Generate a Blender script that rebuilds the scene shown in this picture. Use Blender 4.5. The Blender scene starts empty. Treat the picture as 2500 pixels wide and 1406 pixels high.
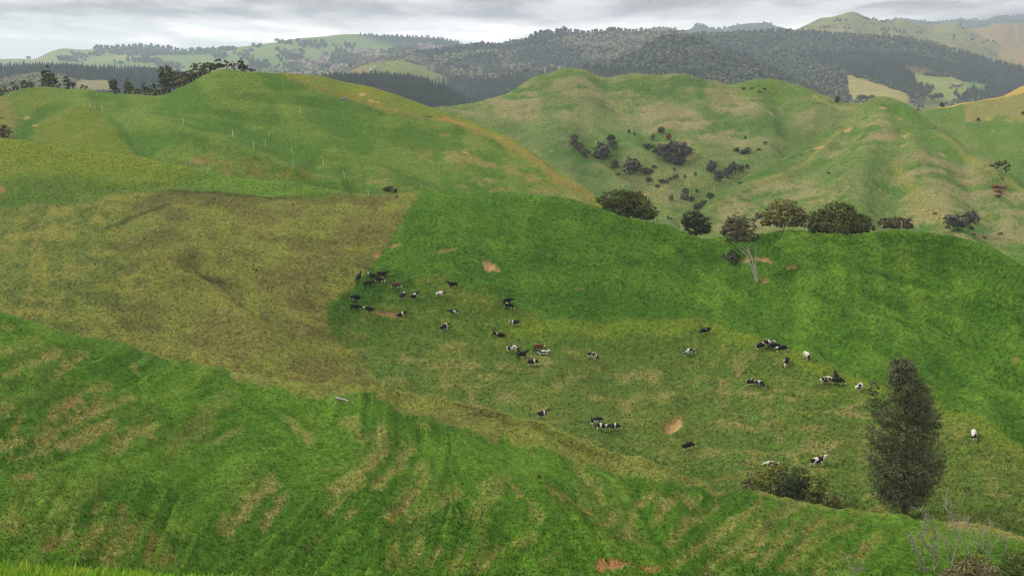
import bpy, math, random
import numpy as np
from mathutils import Vector, Matrix, Quaternion

# ------------------------------------------------------------------ camera, sky, sun, exposure
scene = bpy.context.scene
C = scene.collection
CZ = 200.0                                   # eye height above the lowest valley floor
FPX = 2900.0                                 # focal length in photograph pixels (2500 wide)
PITCH = math.radians(10.99)
cam_d = bpy.data.cameras.new('camera')
cam = bpy.data.objects.new('camera', cam_d); C.objects.link(cam)
cam.location = (0, 0, CZ)
cam.rotation_euler = (math.radians(90) - PITCH, 0, 0)
cam_d.sensor_width = 36.0
cam_d.lens = 36.0 * FPX / 2500.0
cam_d.clip_start = 0.1
cam_d.clip_end = 30000
scene.camera = cam

SUN_EL, SUN_AZ = math.radians(36), math.radians(-70)   # azimuth from +Y (view), negative = to the left
world = bpy.data.worlds.new('World'); scene.world = world
world.use_nodes = True
wn, wl = world.node_tree.nodes, world.node_tree.links
wn.clear()
w_out = wn.new('ShaderNodeOutputWorld'); w_bg = wn.new('ShaderNodeBackground')
w_sky = wn.new('ShaderNodeTexSky'); w_sky.sky_type = 'NISHITA'; w_sky.sun_disc = False
w_sky.sun_elevation = SUN_EL; w_sky.sun_rotation = SUN_AZ
w_tc = wn.new('ShaderNodeTexCoord')
w_sep = wn.new('ShaderNodeSeparateXYZ'); wl.new(w_tc.outputs['Generated'], w_sep.inputs[0])
def wmath(op, a, b=None, clamp=False):
    n = wn.new('ShaderNodeMath'); n.operation = op; n.use_clamp = clamp
    for i, v in enumerate((a, b)):
        if v is None: continue
        if isinstance(v, (int, float)): n.inputs[i].default_value = v
        else: wl.new(v, n.inputs[i])
    return n.outputs[0]
zz = wmath('ADD', wmath('MAXIMUM', w_sep.outputs[2], 0.0), 0.075)
comb = wn.new('ShaderNodeCombineXYZ')
wl.new(wmath('DIVIDE', w_sep.outputs[0], zz), comb.inputs[0])
wl.new(wmath('DIVIDE', w_sep.outputs[1], zz), comb.inputs[1])
def wnoise(scale, detail, off, rough=0.55):
    m = wn.new('ShaderNodeMapping'); m.inputs['Location'].default_value = off
    m.inputs['Scale'].default_value = (scale, scale * 0.46, 1)
    wl.new(comb.outputs[0], m.inputs['Vector'])
    n = wn.new('ShaderNodeTexNoise'); n.inputs['Scale'].default_value = 1.0
    n.inputs['Detail'].default_value = detail; n.inputs['Roughness'].default_value = rough
    wl.new(m.outputs[0], n.inputs['Vector']); return n.outputs['Fac']
def wramp(x, lo, hi):
    n = wn.new('ShaderNodeMapRange'); n.interpolation_type = 'SMOOTHSTEP'
    n.inputs['From Min'].default_value = lo; n.inputs['From Max'].default_value = hi
    wl.new(x, n.inputs['Value']); return n.outputs[0]
def wmix(f, a, b):
    n = wn.new('ShaderNodeMix'); n.data_type = 'RGBA'
    if isinstance(f, (int, float)): n.inputs[0].default_value = f
    else: wl.new(f, n.inputs[0])
    for i, v in ((6, a), (7, b)):
        if isinstance(v, tuple): n.inputs[i].default_value = (*v, 1)
        else: wl.new(v, n.inputs[i])
    return n.outputs[2]
SKYK = 0.093
n_big = wnoise(0.36, 4, (3.3, 1.2, 0)); n_med = wnoise(0.85, 5, (9.1, 4.4, 0), 0.6); n_fin = wnoise(1.7, 5, (1.7, 7.7, 0), 0.55)
el = wmath('ADD', w_sep.outputs[2], wmath('ADD', wmath('MULTIPLY', wmath('SUBTRACT', n_big, 0.5), 0.05), wmath('MULTIPLY', wmath('SUBTRACT', n_med, 0.5), 0.022)))
cover = wramp(el, 0.020, 0.034)                  # grey cloud base overhead, broken bright cloud low over the horizon
bright = (13.2, 12.3, 11.2); grey = (3.0, 2.75, 2.6); pale = (7.8, 7.9, 8.0)
cl = wmix(wramp(n_fin, 0.35, 0.68), bright, (8.6, 8.4, 8.0))
gr = wmix(wramp(n_fin, 0.36, 0.66), grey, (7.0, 6.6, 6.3))
clear = wmix(0.75, w_sky.outputs[0], pale)
gap = wramp(wmath('ADD', wmath('ADD', n_med, wmath('MULTIPLY', w_sep.outputs[0], -0.5)), wmath('MULTIPLY', el, -6.0)), 0.42, 0.62)
skycol = wmix(cover, wmix(gap, cl, clear), gr)
# an overcast sky grows brighter towards the zenith
lum = wmath('ADD', 1.08, wmath('MULTIPLY', wmath('MAXIMUM', w_sep.outputs[2], 0.0), 1.2))
vm = wn.new('ShaderNodeVectorMath'); vm.operation = 'SCALE'; wl.new(skycol, vm.inputs[0]); wl.new(lum, vm.inputs['Scale'])
w_bg.inputs['Strength'].default_value = SKYK
wl.new(vm.outputs[0], w_bg.inputs['Color']); wl.new(w_bg.outputs[0], w_out.inputs['Surface'])

sun_d = bpy.data.lights.new('sun', 'SUN'); sun_d.energy = 1.5; sun_d.angle = math.radians(10)
sun_d.color = (1.0, 0.96, 0.88)
sun = bpy.data.objects.new('sun', sun_d); C.objects.link(sun)
sdir = Vector((math.sin(SUN_AZ) * math.cos(SUN_EL), math.cos(SUN_AZ) * math.cos(SUN_EL), math.sin(SUN_EL)))
sun.rotation_euler = (-sdir).to_track_quat('-Z', 'Y').to_euler()
sun.location = (0, 0, CZ + 50)

scene.render.engine = 'CYCLES'
vs = scene.view_settings
vs.view_transform = 'Standard'; vs.look = 'None'; vs.exposure = 0.60; vs.gamma = 1.0; vs.use_curve_mapping = False
scene.cycles.max_bounces = 6; scene.cycles.diffuse_bounces = 2; scene.cycles.glossy_bounces = 1
scene.cycles.transparent_max_bounces = 6; scene.cycles.volume_bounces = 1; scene.cycles.transmission_bounces = 2
scene.cycles.use_denoising = True; scene.cycles.denoising_prefilter = 'NONE'; scene.cycles.filter_width = 1.2

# ------------------------------------------------------------------ helpers
R = random.Random(7)
def tag(o, label=None, cat=None, group=None, kind=None):
    if label: o['label'] = label
    if cat: o['category'] = cat
    if group: o['group'] = group
    if kind: o['kind'] = kind
    return o
def link(o, parent=None):
    C.objects.link(o)
    if parent: o.parent = parent
    return o
def mesh_np(name, V, F, mat=None, smooth=False, cols=None, extra=None):
    """V (n,3); F (m,k) with k = 3 or 4, or a list of such arrays"""
    Fs = [np.asarray(f, dtype=np.int32) for f in (F if isinstance(F, list) else [F])]
    me = bpy.data.meshes.new(name)
    V = np.ascontiguousarray(V, dtype=np.float32)
    me.vertices.add(len(V)); me.vertices.foreach_set('co', V.ravel())
    nl = sum(f.size for f in Fs); npoly = sum(len(f) for f in Fs)
    me.loops.add(nl); me.polygons.add(npoly)
    me.loops.foreach_set('vertex_index', np.concatenate([f.ravel() for f in Fs]))
    tot = np.concatenate([np.full(len(f), f.shape[1], dtype=np.int32) for f in Fs])
    start = np.concatenate([[0], np.cumsum(tot)[:-1]]).astype(np.int32)
    me.polygons.foreach_set('loop_start', start); me.polygons.foreach_set('loop_total', tot)
    if smooth: me.polygons.foreach_set('use_smooth', np.ones(npoly, dtype=bool))
    me.update(calc_edges=True)
    if cols is not None:
        a = me.color_attributes.new('tone', 'FLOAT_COLOR', 'POINT')
        a.data.foreach_set('color', np.concatenate([cols, np.ones((len(V), 1))], 1).astype(np.float32).ravel())
    for k, v in (extra or {}).items():
        a = me.attributes.new(k, 'FLOAT', 'POINT'); a.data.foreach_set('value', np.asarray(v, dtype=np.float32))
    if mat: me.materials.append(mat)
    return me
def obj(name, me, parent=None):
    return link(bpy.data.objects.new(name, me), parent)
def srgb(r, g, b):
    return tuple(((c / 255 + 0.055) / 1.055) ** 2.4 if c > 10 else c / 255 / 12.92 for c in (r, g, b))

_M = np.uint32
def _hash(ix, iy, seed):
    h = (ix.astype(np.int64) * 374761393 + iy.astype(np.int64) * 668265263 + seed * 974634781) & 0xFFFFFFFF
    h = ((h ^ (h >> 13)) * 1274126177) & 0xFFFFFFFF
    h = h ^ (h >> 16)
    return h.astype(np.float64) / 4294967295.0
def vnoise(x, y, seed=0):
    ix, iy = np.floor(x), np.floor(y); fx, fy = x - ix, y - iy
    fx = fx * fx * fx * (fx * (fx * 6 - 15) + 10); fy = fy * fy * fy * (fy * (fy * 6 - 15) + 10)
    a, b = _hash(ix, iy, seed), _hash(ix + 1, iy, seed); c, d = _hash(ix, iy + 1, seed), _hash(ix + 1, iy + 1, seed)
    return (a + (b - a) * fx) * (1 - fy) + (c + (d - c) * fx) * fy
def fbm(x, y, seed=0, octv=4, gain=0.5):
    s = 0; amp = 1; tot = 0
    for o in range(octv):
        s = s + amp * vnoise(x * 2 ** o + o * 17.3, y * 2 ** o + o * 9.1, seed + o); tot += amp; amp *= gain
    return s / tot
def sstep(x, a, b):
    t = np.clip((x - a) / (b - a), 0, 1); return t * t * (3 - 2 * t)
def pchip(xs, ys, x):
    xs, ys = np.asarray(xs, float), np.asarray(ys, float)
    h = np.diff(xs); d = np.diff(ys) / h
    m = np.zeros_like(ys); m[0], m[-1] = d[0], d[-1]
    for i in range(1, len(xs) - 1):
        if d[i - 1] * d[i] > 0:
            w1, w2 = 2 * h[i] + h[i - 1], h[i] + 2 * h[i - 1]
            m[i] = (w1 + w2) / (w1 / d[i - 1] + w2 / d[i])
    x = np.asarray(x, float)
    i = np.clip(np.searchsorted(xs, x) - 1, 0, len(xs) - 2)
    t = np.clip((x - xs[i]) / h[i], 0, 1)
    return ((2 * t**3 - 3 * t**2 + 1) * ys[i] + (t**3 - 2 * t**2 + t) * h[i] * m[i] + (-2 * t**3 + 3 * t**2) * ys[i + 1] + (t**3 - t**2) * h[i] * m[i + 1])
CP, SP = math.cos(PITCH), math.sin(PITCH)
def unproj(px, py, r):
    """the point at forward distance r seen along the sight line of a photograph pixel"""
    a = (px - 1250.0) / FPX; b = (703.0 - py) / FPX
    dy = CP + b * SP; dz = -SP + b * CP
    return np.stack([a * r / dy, r + 0 * a, CZ + dz * r / dy], -1)
def poly_sd(px, py, pts):
    """signed distance to a polygon, positive inside"""
    p = np.asarray(pts, float); n = len(p)
    inside = np.zeros(px.shape, bool); dmin = np.full(px.shape, 1e9)
    for i in range(n):
        x0, y0 = p[i]; x1, y1 = p[(i + 1) % n]
        if y0 != y1:
            cond = ((y0 > py) != (y1 > py)) & (px < (x1 - x0) * (py - y0) / (y1 - y0) + x0)
            inside ^= cond
        ex, ey = x1 - x0, y1 - y0
        t = np.clip(((px - x0) * ex + (py - y0) * ey) / (ex * ex + ey * ey + 1e-9), 0, 1)
        dmin = np.minimum(dmin, (px - x0 - t * ex) ** 2 + (py - y0 - t * ey) ** 2)
    d = np.sqrt(dmin); return np.where(inside, d, -d)
def line_d(px, py, pts):
    p = np.asarray(pts, float); dmin = np.full(px.shape, 1e9)
    for i in range(len(p) - 1):
        x0, y0 = p[i]; x1, y1 = p[i + 1]; ex, ey = x1 - x0, y1 - y0
        t = np.clip(((px - x0) * ex + (py - y0) * ey) / (ex * ex + ey * ey + 1e-9), 0, 1)
        dmin = np.minimum(dmin, (px - x0 - t * ex) ** 2 + (py - y0 - t * ey) ** 2)
    return np.sqrt(dmin)

# ------------------------------------------------------------------ streaks that run along the slopes (cattle terraces, trampled strips)
LS = 4                                            # one cell = 4 photograph pixels
LX0, LY0, LW, LH = -320, 0, 790, 372
def lic(angle, seed, blob, length, step=1.0):
    gx, gy = np.meshgrid(np.arange(LW), np.arange(LH))
    src = fbm(gx * LS / blob, gy * LS / blob, seed, 2) - 0.5
    acc = np.zeros((LH, LW)); n = int(length / LS / step)
    for sgn in (1, -1):
        x, y = gx.astype(float), gy.astype(float)
        for k in range(n):
            xi, yi = np.clip(x.round().astype(int), 0, LW - 1), np.clip(y.round().astype(int), 0, LH - 1)
            acc += src[yi, xi] * (1 - k / n)
            a = angle[yi, xi]; x = x + sgn * step * np.cos(a); y = y + sgn * step * np.sin(a)
    return acc / acc.std()
def angle_field(pts):
    gx, gy = np.meshgrid(np.arange(LW) * LS + LX0, np.arange(LH) * LS + LY0)
    c = np.zeros(gx.shape); s = np.zeros(gx.shape)
    for (x, y, deg) in pts:
        w = 1.0 / (((gx - x) ** 2 + (gy - y) ** 2) + 2500.0) ** 1.6
        a = math.radians(deg) * 2; c += w * math.cos(a); s += w * math.sin(a)
    return 0.5 * np.arctan2(s, c)
# degrees: image direction, y down, so -30 climbs to the right
A_DIR = [(0, 800, 20), (150, 880, -25), (60, 950, -28), (200, 1000, -25), (330, 1000, -22), (450, 900, -40), (620, 960, 40), (100, 1080, -30), (300, 1080, -20), (500, 1050, -25),
         (700, 1020, 30), (50, 1250, -65), (180, 1300, -55), (300, 1330, -62), (420, 1300, -70), (600, 1210, -38), (700, 1180, -30), (800, 1230, -55), (860, 1160, -28),
         (920, 1100, -55), (945, 1060, 80), (1000, 1060, 70), (1000, 1130, -50), (1060, 1180, -75), (980, 1290, -55), (1050, 1340, -70), (1150, 1200, 40), (1280, 1180, 35), (1170, 1370, -60),
         (1300, 1300, -30), (1200, 1060, 25), (1400, 1200, 50), (1450, 1270, 60), (1550, 1270, 60), (1500, 1130, 30), (1600, 1340, 55), (1620, 1200, -60), (1700, 1250, -45), (1800, 1290, -42),
         (1900, 1300, -40), (2000, 1280, -38), (2050, 1350, -35), (1850, 1380, -40), (2200, 1320, -35), (2400, 1340, 20), (1700, 1390, 45)]
ANG_A = angle_field(A_DIR)
LIC_A = lic(ANG_A, 11, 36, 150); LIC_A2 = lic(ANG_A, 15, 16, 60); LIC_AF = lic(ANG_A, 17, 10, 120)
H_DIR = [(0, 400, 6), (300, 300, 8), (600, 250, 4), (900, 300, 12), (1200, 400, 14), (300, 600, -8), (700, 600, 6), (1000, 560, 4), (1300, 560, 12), (1600, 640, 22), (1900, 620, -3), (2300, 640, 10),
         (1000, 800, 2), (1300, 800, 4), (1600, 880, -2), (1800, 700, 28), (2000, 800, 24), (2300, 850, 26), (1500, 1000, -3), (1900, 1000, -4), (2200, 1150, -2), (1300, 230, -4), (1500, 230, 3),
         (1700, 320, 4), (1950, 300, -8), (1850, 520, -30), (2000, 420, -12), (2150, 400, -4), (2300, 480, 5), (2400, 250, -6), (400, 850, 10), (600, 760, 25), (200, 700, -5)]
ANG_H = angle_field(H_DIR)
LIC_H = lic(ANG_H, 21, 16, 80); LIC_H2 = lic(ANG_H, 25, 30, 160); LIC_V = lic(ANG_H + 1.25, 27, 40, 160); LIC_F = lic(ANG_H, 29, 9, 110)
def lics(tex, px, py):
    x = np.clip((px - LX0) / LS, 0, LW - 1.001); y = np.clip((py - LY0) / LS, 0, LH - 1.001)
    ix, iy = x.astype(int), y.astype(int); fx, fy = x - ix, y - iy
    return (tex[iy, ix] * (1 - fx) + tex[iy, ix + 1] * fx) * (1 - fy) + (tex[iy + 1, ix] * (1 - fx) + tex[iy + 1, ix + 1] * fx) * fy

# ------------------------------------------------------------------ hills
class Hill: pass
def rbf(px, v, val, qu, qv):
    P = np.stack([np.asarray(px) / 400.0, np.asarray(v) * 1.6], -1); n = len(P)
    def ker(d2): return np.where(d2 > 1e-12, 0.5 * d2 * np.log(d2 + 1e-12), 0)
    d2 = ((P[:, None] - P[None]) ** 2).sum(-1)
    A = np.zeros((n + 3, n + 3)); A[:n, :n] = ker(d2) + np.eye(n) * 0.004
    A[:n, n] = 1; A[:n, n + 1:] = P; A[n, :n] = 1; A[n + 1:, :n] = P.T
    w = np.linalg.solve(A, np.concatenate([val, [0, 0, 0]]))
    q = np.stack([qu / 400.0, qv * 1.6], -1); out = np.zeros(len(q))
    for i in range(n):
        out += w[i] * ker(((q - P[i]) ** 2).sum(-1))
    return out + w[n] + q @ w[n + 1:]
def make_hill(name, sil, ctrl, dx, rows, ybot, paint, bumps, mat, back=80, Lr=6.0, vs_=400.0, skirt=35):
    h = Hill(); h.name = name
    sx = [s[0] for s in sil]; x0, x1 = sx[0], sx[-1]
    h.u = np.arange(x0, x1 + 1, dx, dtype=float); nu = len(h.u)
    h.ys = pchip(sx, [s[1] for s in sil], h.u); h.rs = pchip(sx, [s[2] for s in sil], h.u)
    yb = np.full(nu, float(ybot)) if np.isscalar(ybot) else np.interp(h.u, [p[0] for p in ybot], [p[1] for p in ybot])
    yb = np.maximum(yb, h.ys + 40); h.yb = yb
    # control points in (u, v): v measures how far below the skyline a point is seen
    us = np.linspace(x0, x1, max(8, int((x1 - x0) / 110)))
    cu = list(us); cv = [0.0] * len(us); cr = list(np.log(pchip(sx, [s[2] for s in sil], us)))
    for (a, b, r) in ctrl:
        ysa = float(pchip(sx, [s[1] for s in sil], a))
        if b < ysa + 3: continue
        cu.append(a); cv.append(math.sqrt((b - ysa) / vs_)); cr.append(math.log(r))
    s = np.linspace(0, 1, rows) ** 1.25
    Y = h.ys[:, None] + (yb - h.ys)[:, None] * s[None]
    Vv = np.sqrt((Y - h.ys[:, None]) / vs_)
    # evaluate on a coarser column set, then interpolate
    st = max(1, int(24 / dx)); uc = np.unique(np.append(np.arange(0, nu, st), nu - 1)); rc = np.unique(np.append(np.arange(0, rows, 3), rows - 1))
    qU = np.repeat(h.u[uc], len(rc)); qV = Vv[uc][:, rc].ravel()
    g = rbf(cu, cv, np.array(cr), qU, qV).reshape(len(uc), len(rc))
    g2 = np.stack([np.interp(np.arange(rows), rc, g[i]) for i in range(len(uc))])
    logr = np.stack([np.interp(np.arange(nu), uc, g2[:, j]) for j in range(rows)], 1)
    rr = np.exp(logr); rr = np.minimum(rr, rr[:, :1] * (1 - 0.035 * Vv)); rr = np.minimum.accumulate(rr, axis=1)
    U = np.repeat(h.u[:, None], rows, 1)
    Pf = unproj(U, Y, rr)
    # ground that runs out of sight below (towards the viewer)
    n_sk = 4
    last = Pf[:, -1]; dirxy = last[:, :2] / np.linalg.norm(last[:, :2], axis=1)[:, None]
    sk = []
    for k in range(1, n_sk + 1):
        d = skirt * k / n_sk
        q = last.copy(); q[:, :2] -= dirxy * d; q[:, 2] -= d * 0.28; sk.append(q)
    # the far side
    cr0 = Pf[:, 0]; dirc = cr0[:, :2] / np.linalg.norm(cr0[:, :2], axis=1)[:, None]
    sl = (cr0[:, 2] - CZ) / np.linalg.norm(cr0[:, :2], axis=1)
    h.dirc, h.sl = dirc, sl; kk = np.maximum(0.18, 0.46 + sl); h.kk = kk; h.Lr = Lr
    ds = back * np.array([0.02, 0.05, 0.09, 0.14, 0.2, 0.28, 0.38, 0.5, 0.65, 0.8, 1.0])
    bk = []
    for d in ds[::-1]:
        q = cr0.copy(); q[:, :2] += dirc * d; q[:, 2] += sl * d - kk * (np.sqrt(d * d + Lr * Lr) - Lr); bk.append(q)
    nb = len(ds)
    P = np.concatenate([np.stack(bk, 1), Pf, np.stack(sk, 1)], 1)
    PX = np.concatenate([np.repeat(h.u[:, None], nb, 1), U, np.repeat(h.u[:, None], n_sk, 1)], 1)
    PY = np.concatenate([np.repeat(h.ys[:, None], nb, 1) - 0.0, Y, np.repeat(yb[:, None], n_sk, 1)], 1)
    nr = P.shape[1]
    h.nb, h.rows, h.s = nb, rows, s
    cols, masks = paint(PX, PY, P)
    P[..., 2] += bumps(PX, PY, P, masks)
    h.P = P
    # a column of vertices is one sight line; fade the outer columns down so that the ends go underground
    idx = np.arange(nu * nr).reshape(nu, nr)
    F = np.stack([idx[:-1, :-1], idx[:-1, 1:], idx[1:, 1:], idx[1:, :-1]], -1).reshape(-1, 4)
    h.cols = cols
    me = mesh_np(name, P.reshape(-1, 3), F, mat, True, cols.reshape(-1, 3), {'dry': masks['dry'].ravel(), 'soil': masks['soil'].ravel()})
    h.ob = tag(obj(name, me), kind='structure')
    h.x0, h.dx, h.nu = x0, dx, nu
    return h
def at(h, px, py, grid=None):
    """the ground of hill h where the photograph pixel meets it"""
    g = h.P if grid is None else grid
    x = min(max((px - h.x0) / h.dx, 0), h.nu - 1.001); i = int(x); f = x - i
    out = []
    for c in (i, i + 1):
        t = min(max((py - h.ys[c]) / (h.yb[c] - h.ys[c]), 0), 1)
        j = min(max(np.interp(t, h.s, np.arange(h.rows)), 0), h.rows - 1.001); k = int(j); e = j - k
        out.append(g[c, h.nb + k] * (1 - e) + g[c, h.nb + k + 1] * e)
    return out[0] * (1 - f) + out[1] * f
def behind(h, px, d):
    """the ground of hill h a distance d behind its skyline"""
    x = min(max((px - h.x0) / h.dx, 0), h.nu - 1.001); i = int(round(x))
    col = h.P[i, :h.nb + 1][::-1]
    dd = np.linalg.norm(col[:, :2] - col[0, :2], axis=1)
    return np.array([np.interp(d, dd, col[:, k]) for k in range(3)])
def normal_at(h, px, py, e=14):
    a, b = at(h, px - e, py), at(h, px + e, py); c, d = at(h, px, py - e), at(h, px, py + e)
    n = np.cross(b - a, c - d); n = n / np.linalg.norm(n)
    return n if n[2] > 0 else -n

# ------------------------------------------------------------------ pasture, soil and far-land materials
def node_mat(name):
    m = bpy.data.materials.new(name); m.use_nodes = True
    nt = m.node_tree; nt.nodes.clear()
    out = nt.nodes.new('ShaderNodeOutputMaterial'); b = nt.nodes.new('ShaderNodeBsdfPrincipled')
    b.inputs['Roughness'].default_value = 0.9; b.inputs['Specular IOR Level'].default_value = 0.15
    nt.links.new(b.outputs[0], out.inputs[0])
    return m, nt, b
def N(nt, t, **kw):
    n = nt.nodes.new(t)
    for k, v in kw.items():
        if k in ('operation', 'data_type', 'blend_type', 'attribute_name', 'attribute_type', 'interpolation_type', 'noise_dimensions', 'use_clamp'): setattr(n, k, v)
        else: n.inputs[k].default_value = v
    return n
def ground_mat(name, size, contrast=0.45, bump=0.6, fleck=0.5):
    """size: metres across one clump of grass"""
    m, nt, b = node_mat(name); L = nt.links.new
    tc = N(nt, 'ShaderNodeTexCoord')
    tone = N(nt, 'ShaderNodeAttribute', attribute_name='tone'); dry = N(nt, 'ShaderNodeAttribute', attribute_name='dry'); soil = N(nt, 'ShaderNodeAttribute', attribute_name='soil')
    n1 = N(nt, 'ShaderNodeTexNoise', Scale=1 / size, Detail=6.0, Roughness=0.68, Distortion=0.3); L(tc.outputs['Object'], n1.inputs['Vector'])
    n2 = N(nt, 'ShaderNodeTexNoise', Scale=0.16 / size, Detail=5.0, Roughness=0.6, Distortion=0.6); L(tc.outputs['Object'], n2.inputs['Vector'])
    n3 = N(nt, 'ShaderNodeTexNoise', Scale=2.2 / size, Detail=3.0, Roughness=0.7); L(tc.outputs['Object'], n3.inputs['Vector'])
    r1 = N(nt, 'ShaderNodeMapRange', **{'From Min': 0.3, 'From Max': 0.7, 'To Min': 1 - contrast, 'To Max': 1 + contrast}); L(n1.outputs['Fac'], r1.inputs['Value'])
    r2 = N(nt, 'ShaderNodeMapRange', **{'From Min': 0.3, 'From Max': 0.7, 'To Min': 0.92, 'To Max': 1.08}); L(n2.outputs['Fac'], r2.inputs['Value'])
    mu = N(nt, 'ShaderNodeMath', operation='MULTIPLY'); L(r1.outputs[0], mu.inputs[0]); L(r2.outputs[0], mu.inputs[1])
    hs = N(nt, 'ShaderNodeHueSaturation'); L(tone.outputs['Color'], hs.inputs['Color']); L(mu.outputs[0], hs.inputs['Value'])
    rh = N(nt, 'ShaderNodeMapRange', **{'From Min': 0.3, 'From Max': 0.7, 'To Min': 0.486, 'To Max': 0.514}); L(n3.outputs['Fac'], rh.inputs['Value']); L(rh.outputs[0], hs.inputs['Hue'])
    # straw flecks where the sward is dry
    fl = N(nt, 'ShaderNodeMapRange', interpolation_type='SMOOTHSTEP', **{'From Min': 0.50, 'From Max': 0.64}); L(n3.outputs['Fac'], fl.inputs['Value'])
    fm = N(nt, 'ShaderNodeMath', operation='MULTIPLY'); L(fl.outputs[0], fm.inputs[0]); L(dry.outputs['Fac'], fm.inputs[1])
    fk = N(nt, 'ShaderNodeMath', operation='MULTIPLY', use_clamp=True); L(fm.outputs[0], fk.inputs[0]); fk.inputs[1].default_value = fleck
    mx = N(nt, 'ShaderNodeMix', data_type='RGBA'); L(fk.outputs[0], mx.inputs[0]); L(hs.outputs[0], mx.inputs[6]); mx.inputs[7].default_value = (0.40, 0.33, 0.17, 1)
    # thin or bare soil keeps its own colour, with lighter crumbs
    so = N(nt, 'ShaderNodeHueSaturation'); L(tone.outputs['Color'], so.inputs['Color']); rs = N(nt, 'ShaderNodeMapRange', **{'From Min': 0.3, 'From Max': 0.7, 'To Min': 0.72, 'To Max': 1.28}); L(n3.outputs['Fac'], rs.inputs['Value']); L(rs.outputs[0], so.inputs['Value'])
    mx2 = N(nt, 'ShaderNodeMix', data_type='RGBA'); L(soil.outputs['Fac'], mx2.inputs[0]); L(mx.outputs[2], mx2.inputs[6]); L(so.outputs[0], mx2.inputs[7])
    L(mx2.outputs[2], b.inputs['Base Color'])
    bm = N(nt, 'ShaderNodeBump', Strength=bump, Distance=size * 0.55); L(n1.outputs['Fac'], bm.inputs['Height'])
    L(bm.outputs[0], b.inputs['Normal'])
    b.inputs['Roughness'].default_value = 1.0; b.inputs['Specular IOR Level'].default_value = 0.08
    return m
KALB = np.array((0.66, 0.66, 0.45))
def pal(r, g, b): return np.array(srgb(r, g, b)) * KALB
LUSH, LUSH_D, LUSH_L = pal(86, 128, 45), pal(64, 106, 33), pal(113, 150, 60)
OLIVE, OLIVE_L, BROWN, BROWN_D = pal(92, 120, 50), pal(128, 140, 70), pal(122, 124, 73), pal(98, 98, 58)
YELL, TAN, STRAW = pal(124, 142, 52), pal(140, 132, 78), pal(176, 162, 108)
SOIL, SOIL_R, DARK = np.array(srgb(204, 170, 116)) * .70, np.array(srgb(176, 138, 88)) * .66, pal(66, 70, 40)
MID, MID_L, MID_D = pal(101, 134, 60), pal(122, 146, 72), pal(86, 122, 50)
def mixc(c, m, k):
    m = np.clip(m, 0, 1)[..., None]; return c * (1 - m) + k * m
def scars(px, py, c, ms, lst):
    for (cx, cy, rx, ry, rot, col, amt) in lst:
        a = math.radians(rot); sel = (abs(px - cx) < rx * 1.8 + ry + 6) & (abs(py - cy) < rx * 1.2 + ry * 1.8 + 6)
        if not sel.any(): continue
        x, y = px[sel] - cx, py[sel] - cy
        wob = (fbm(px[sel] / 14, py[sel] / 9, 77, 3) - 0.5) * 1.1
        u = (x * math.cos(a) + y * math.sin(a)) / rx; v = (-x * math.sin(a) + y * math.cos(a)) / ry
        m = sstep(1.0 - np.sqrt(u * u + v * v) + wob * 0.9, -0.10, 0.2) * amt
        c[sel] = mixc(c[sel], m, col); ms['soil'][sel] = np.maximum(ms['soil'][sel], m)
    return c
def creases(px, py, lst):
    """rounded spurs (+) and hollows (-) that follow lines down a slope: (line, width in pixels, metres)"""
    z = np.zeros(px.shape); wx, wy = warp(px, py, 80, 10, 61)
    for pl, w, amp in lst: z += amp * np.exp(-(line_d(wx, wy, pl) / w) ** 2)
    return z
def blank(px): return {'dry': np.zeros(px.shape), 'soil': np.zeros(px.shape)}
def warp(px, py, s=60, k=26, seed=3):
    return px + (fbm(px / s, py / s, seed, 4) - 0.5) * 2 * k, py + (fbm(px / s + 40, py / s + 9, seed + 5, 4) - 0.5) * 2 * k * 0.6
def base(px, c0): return np.tile(c0, px.shape + (1,)).astype(float)

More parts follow.
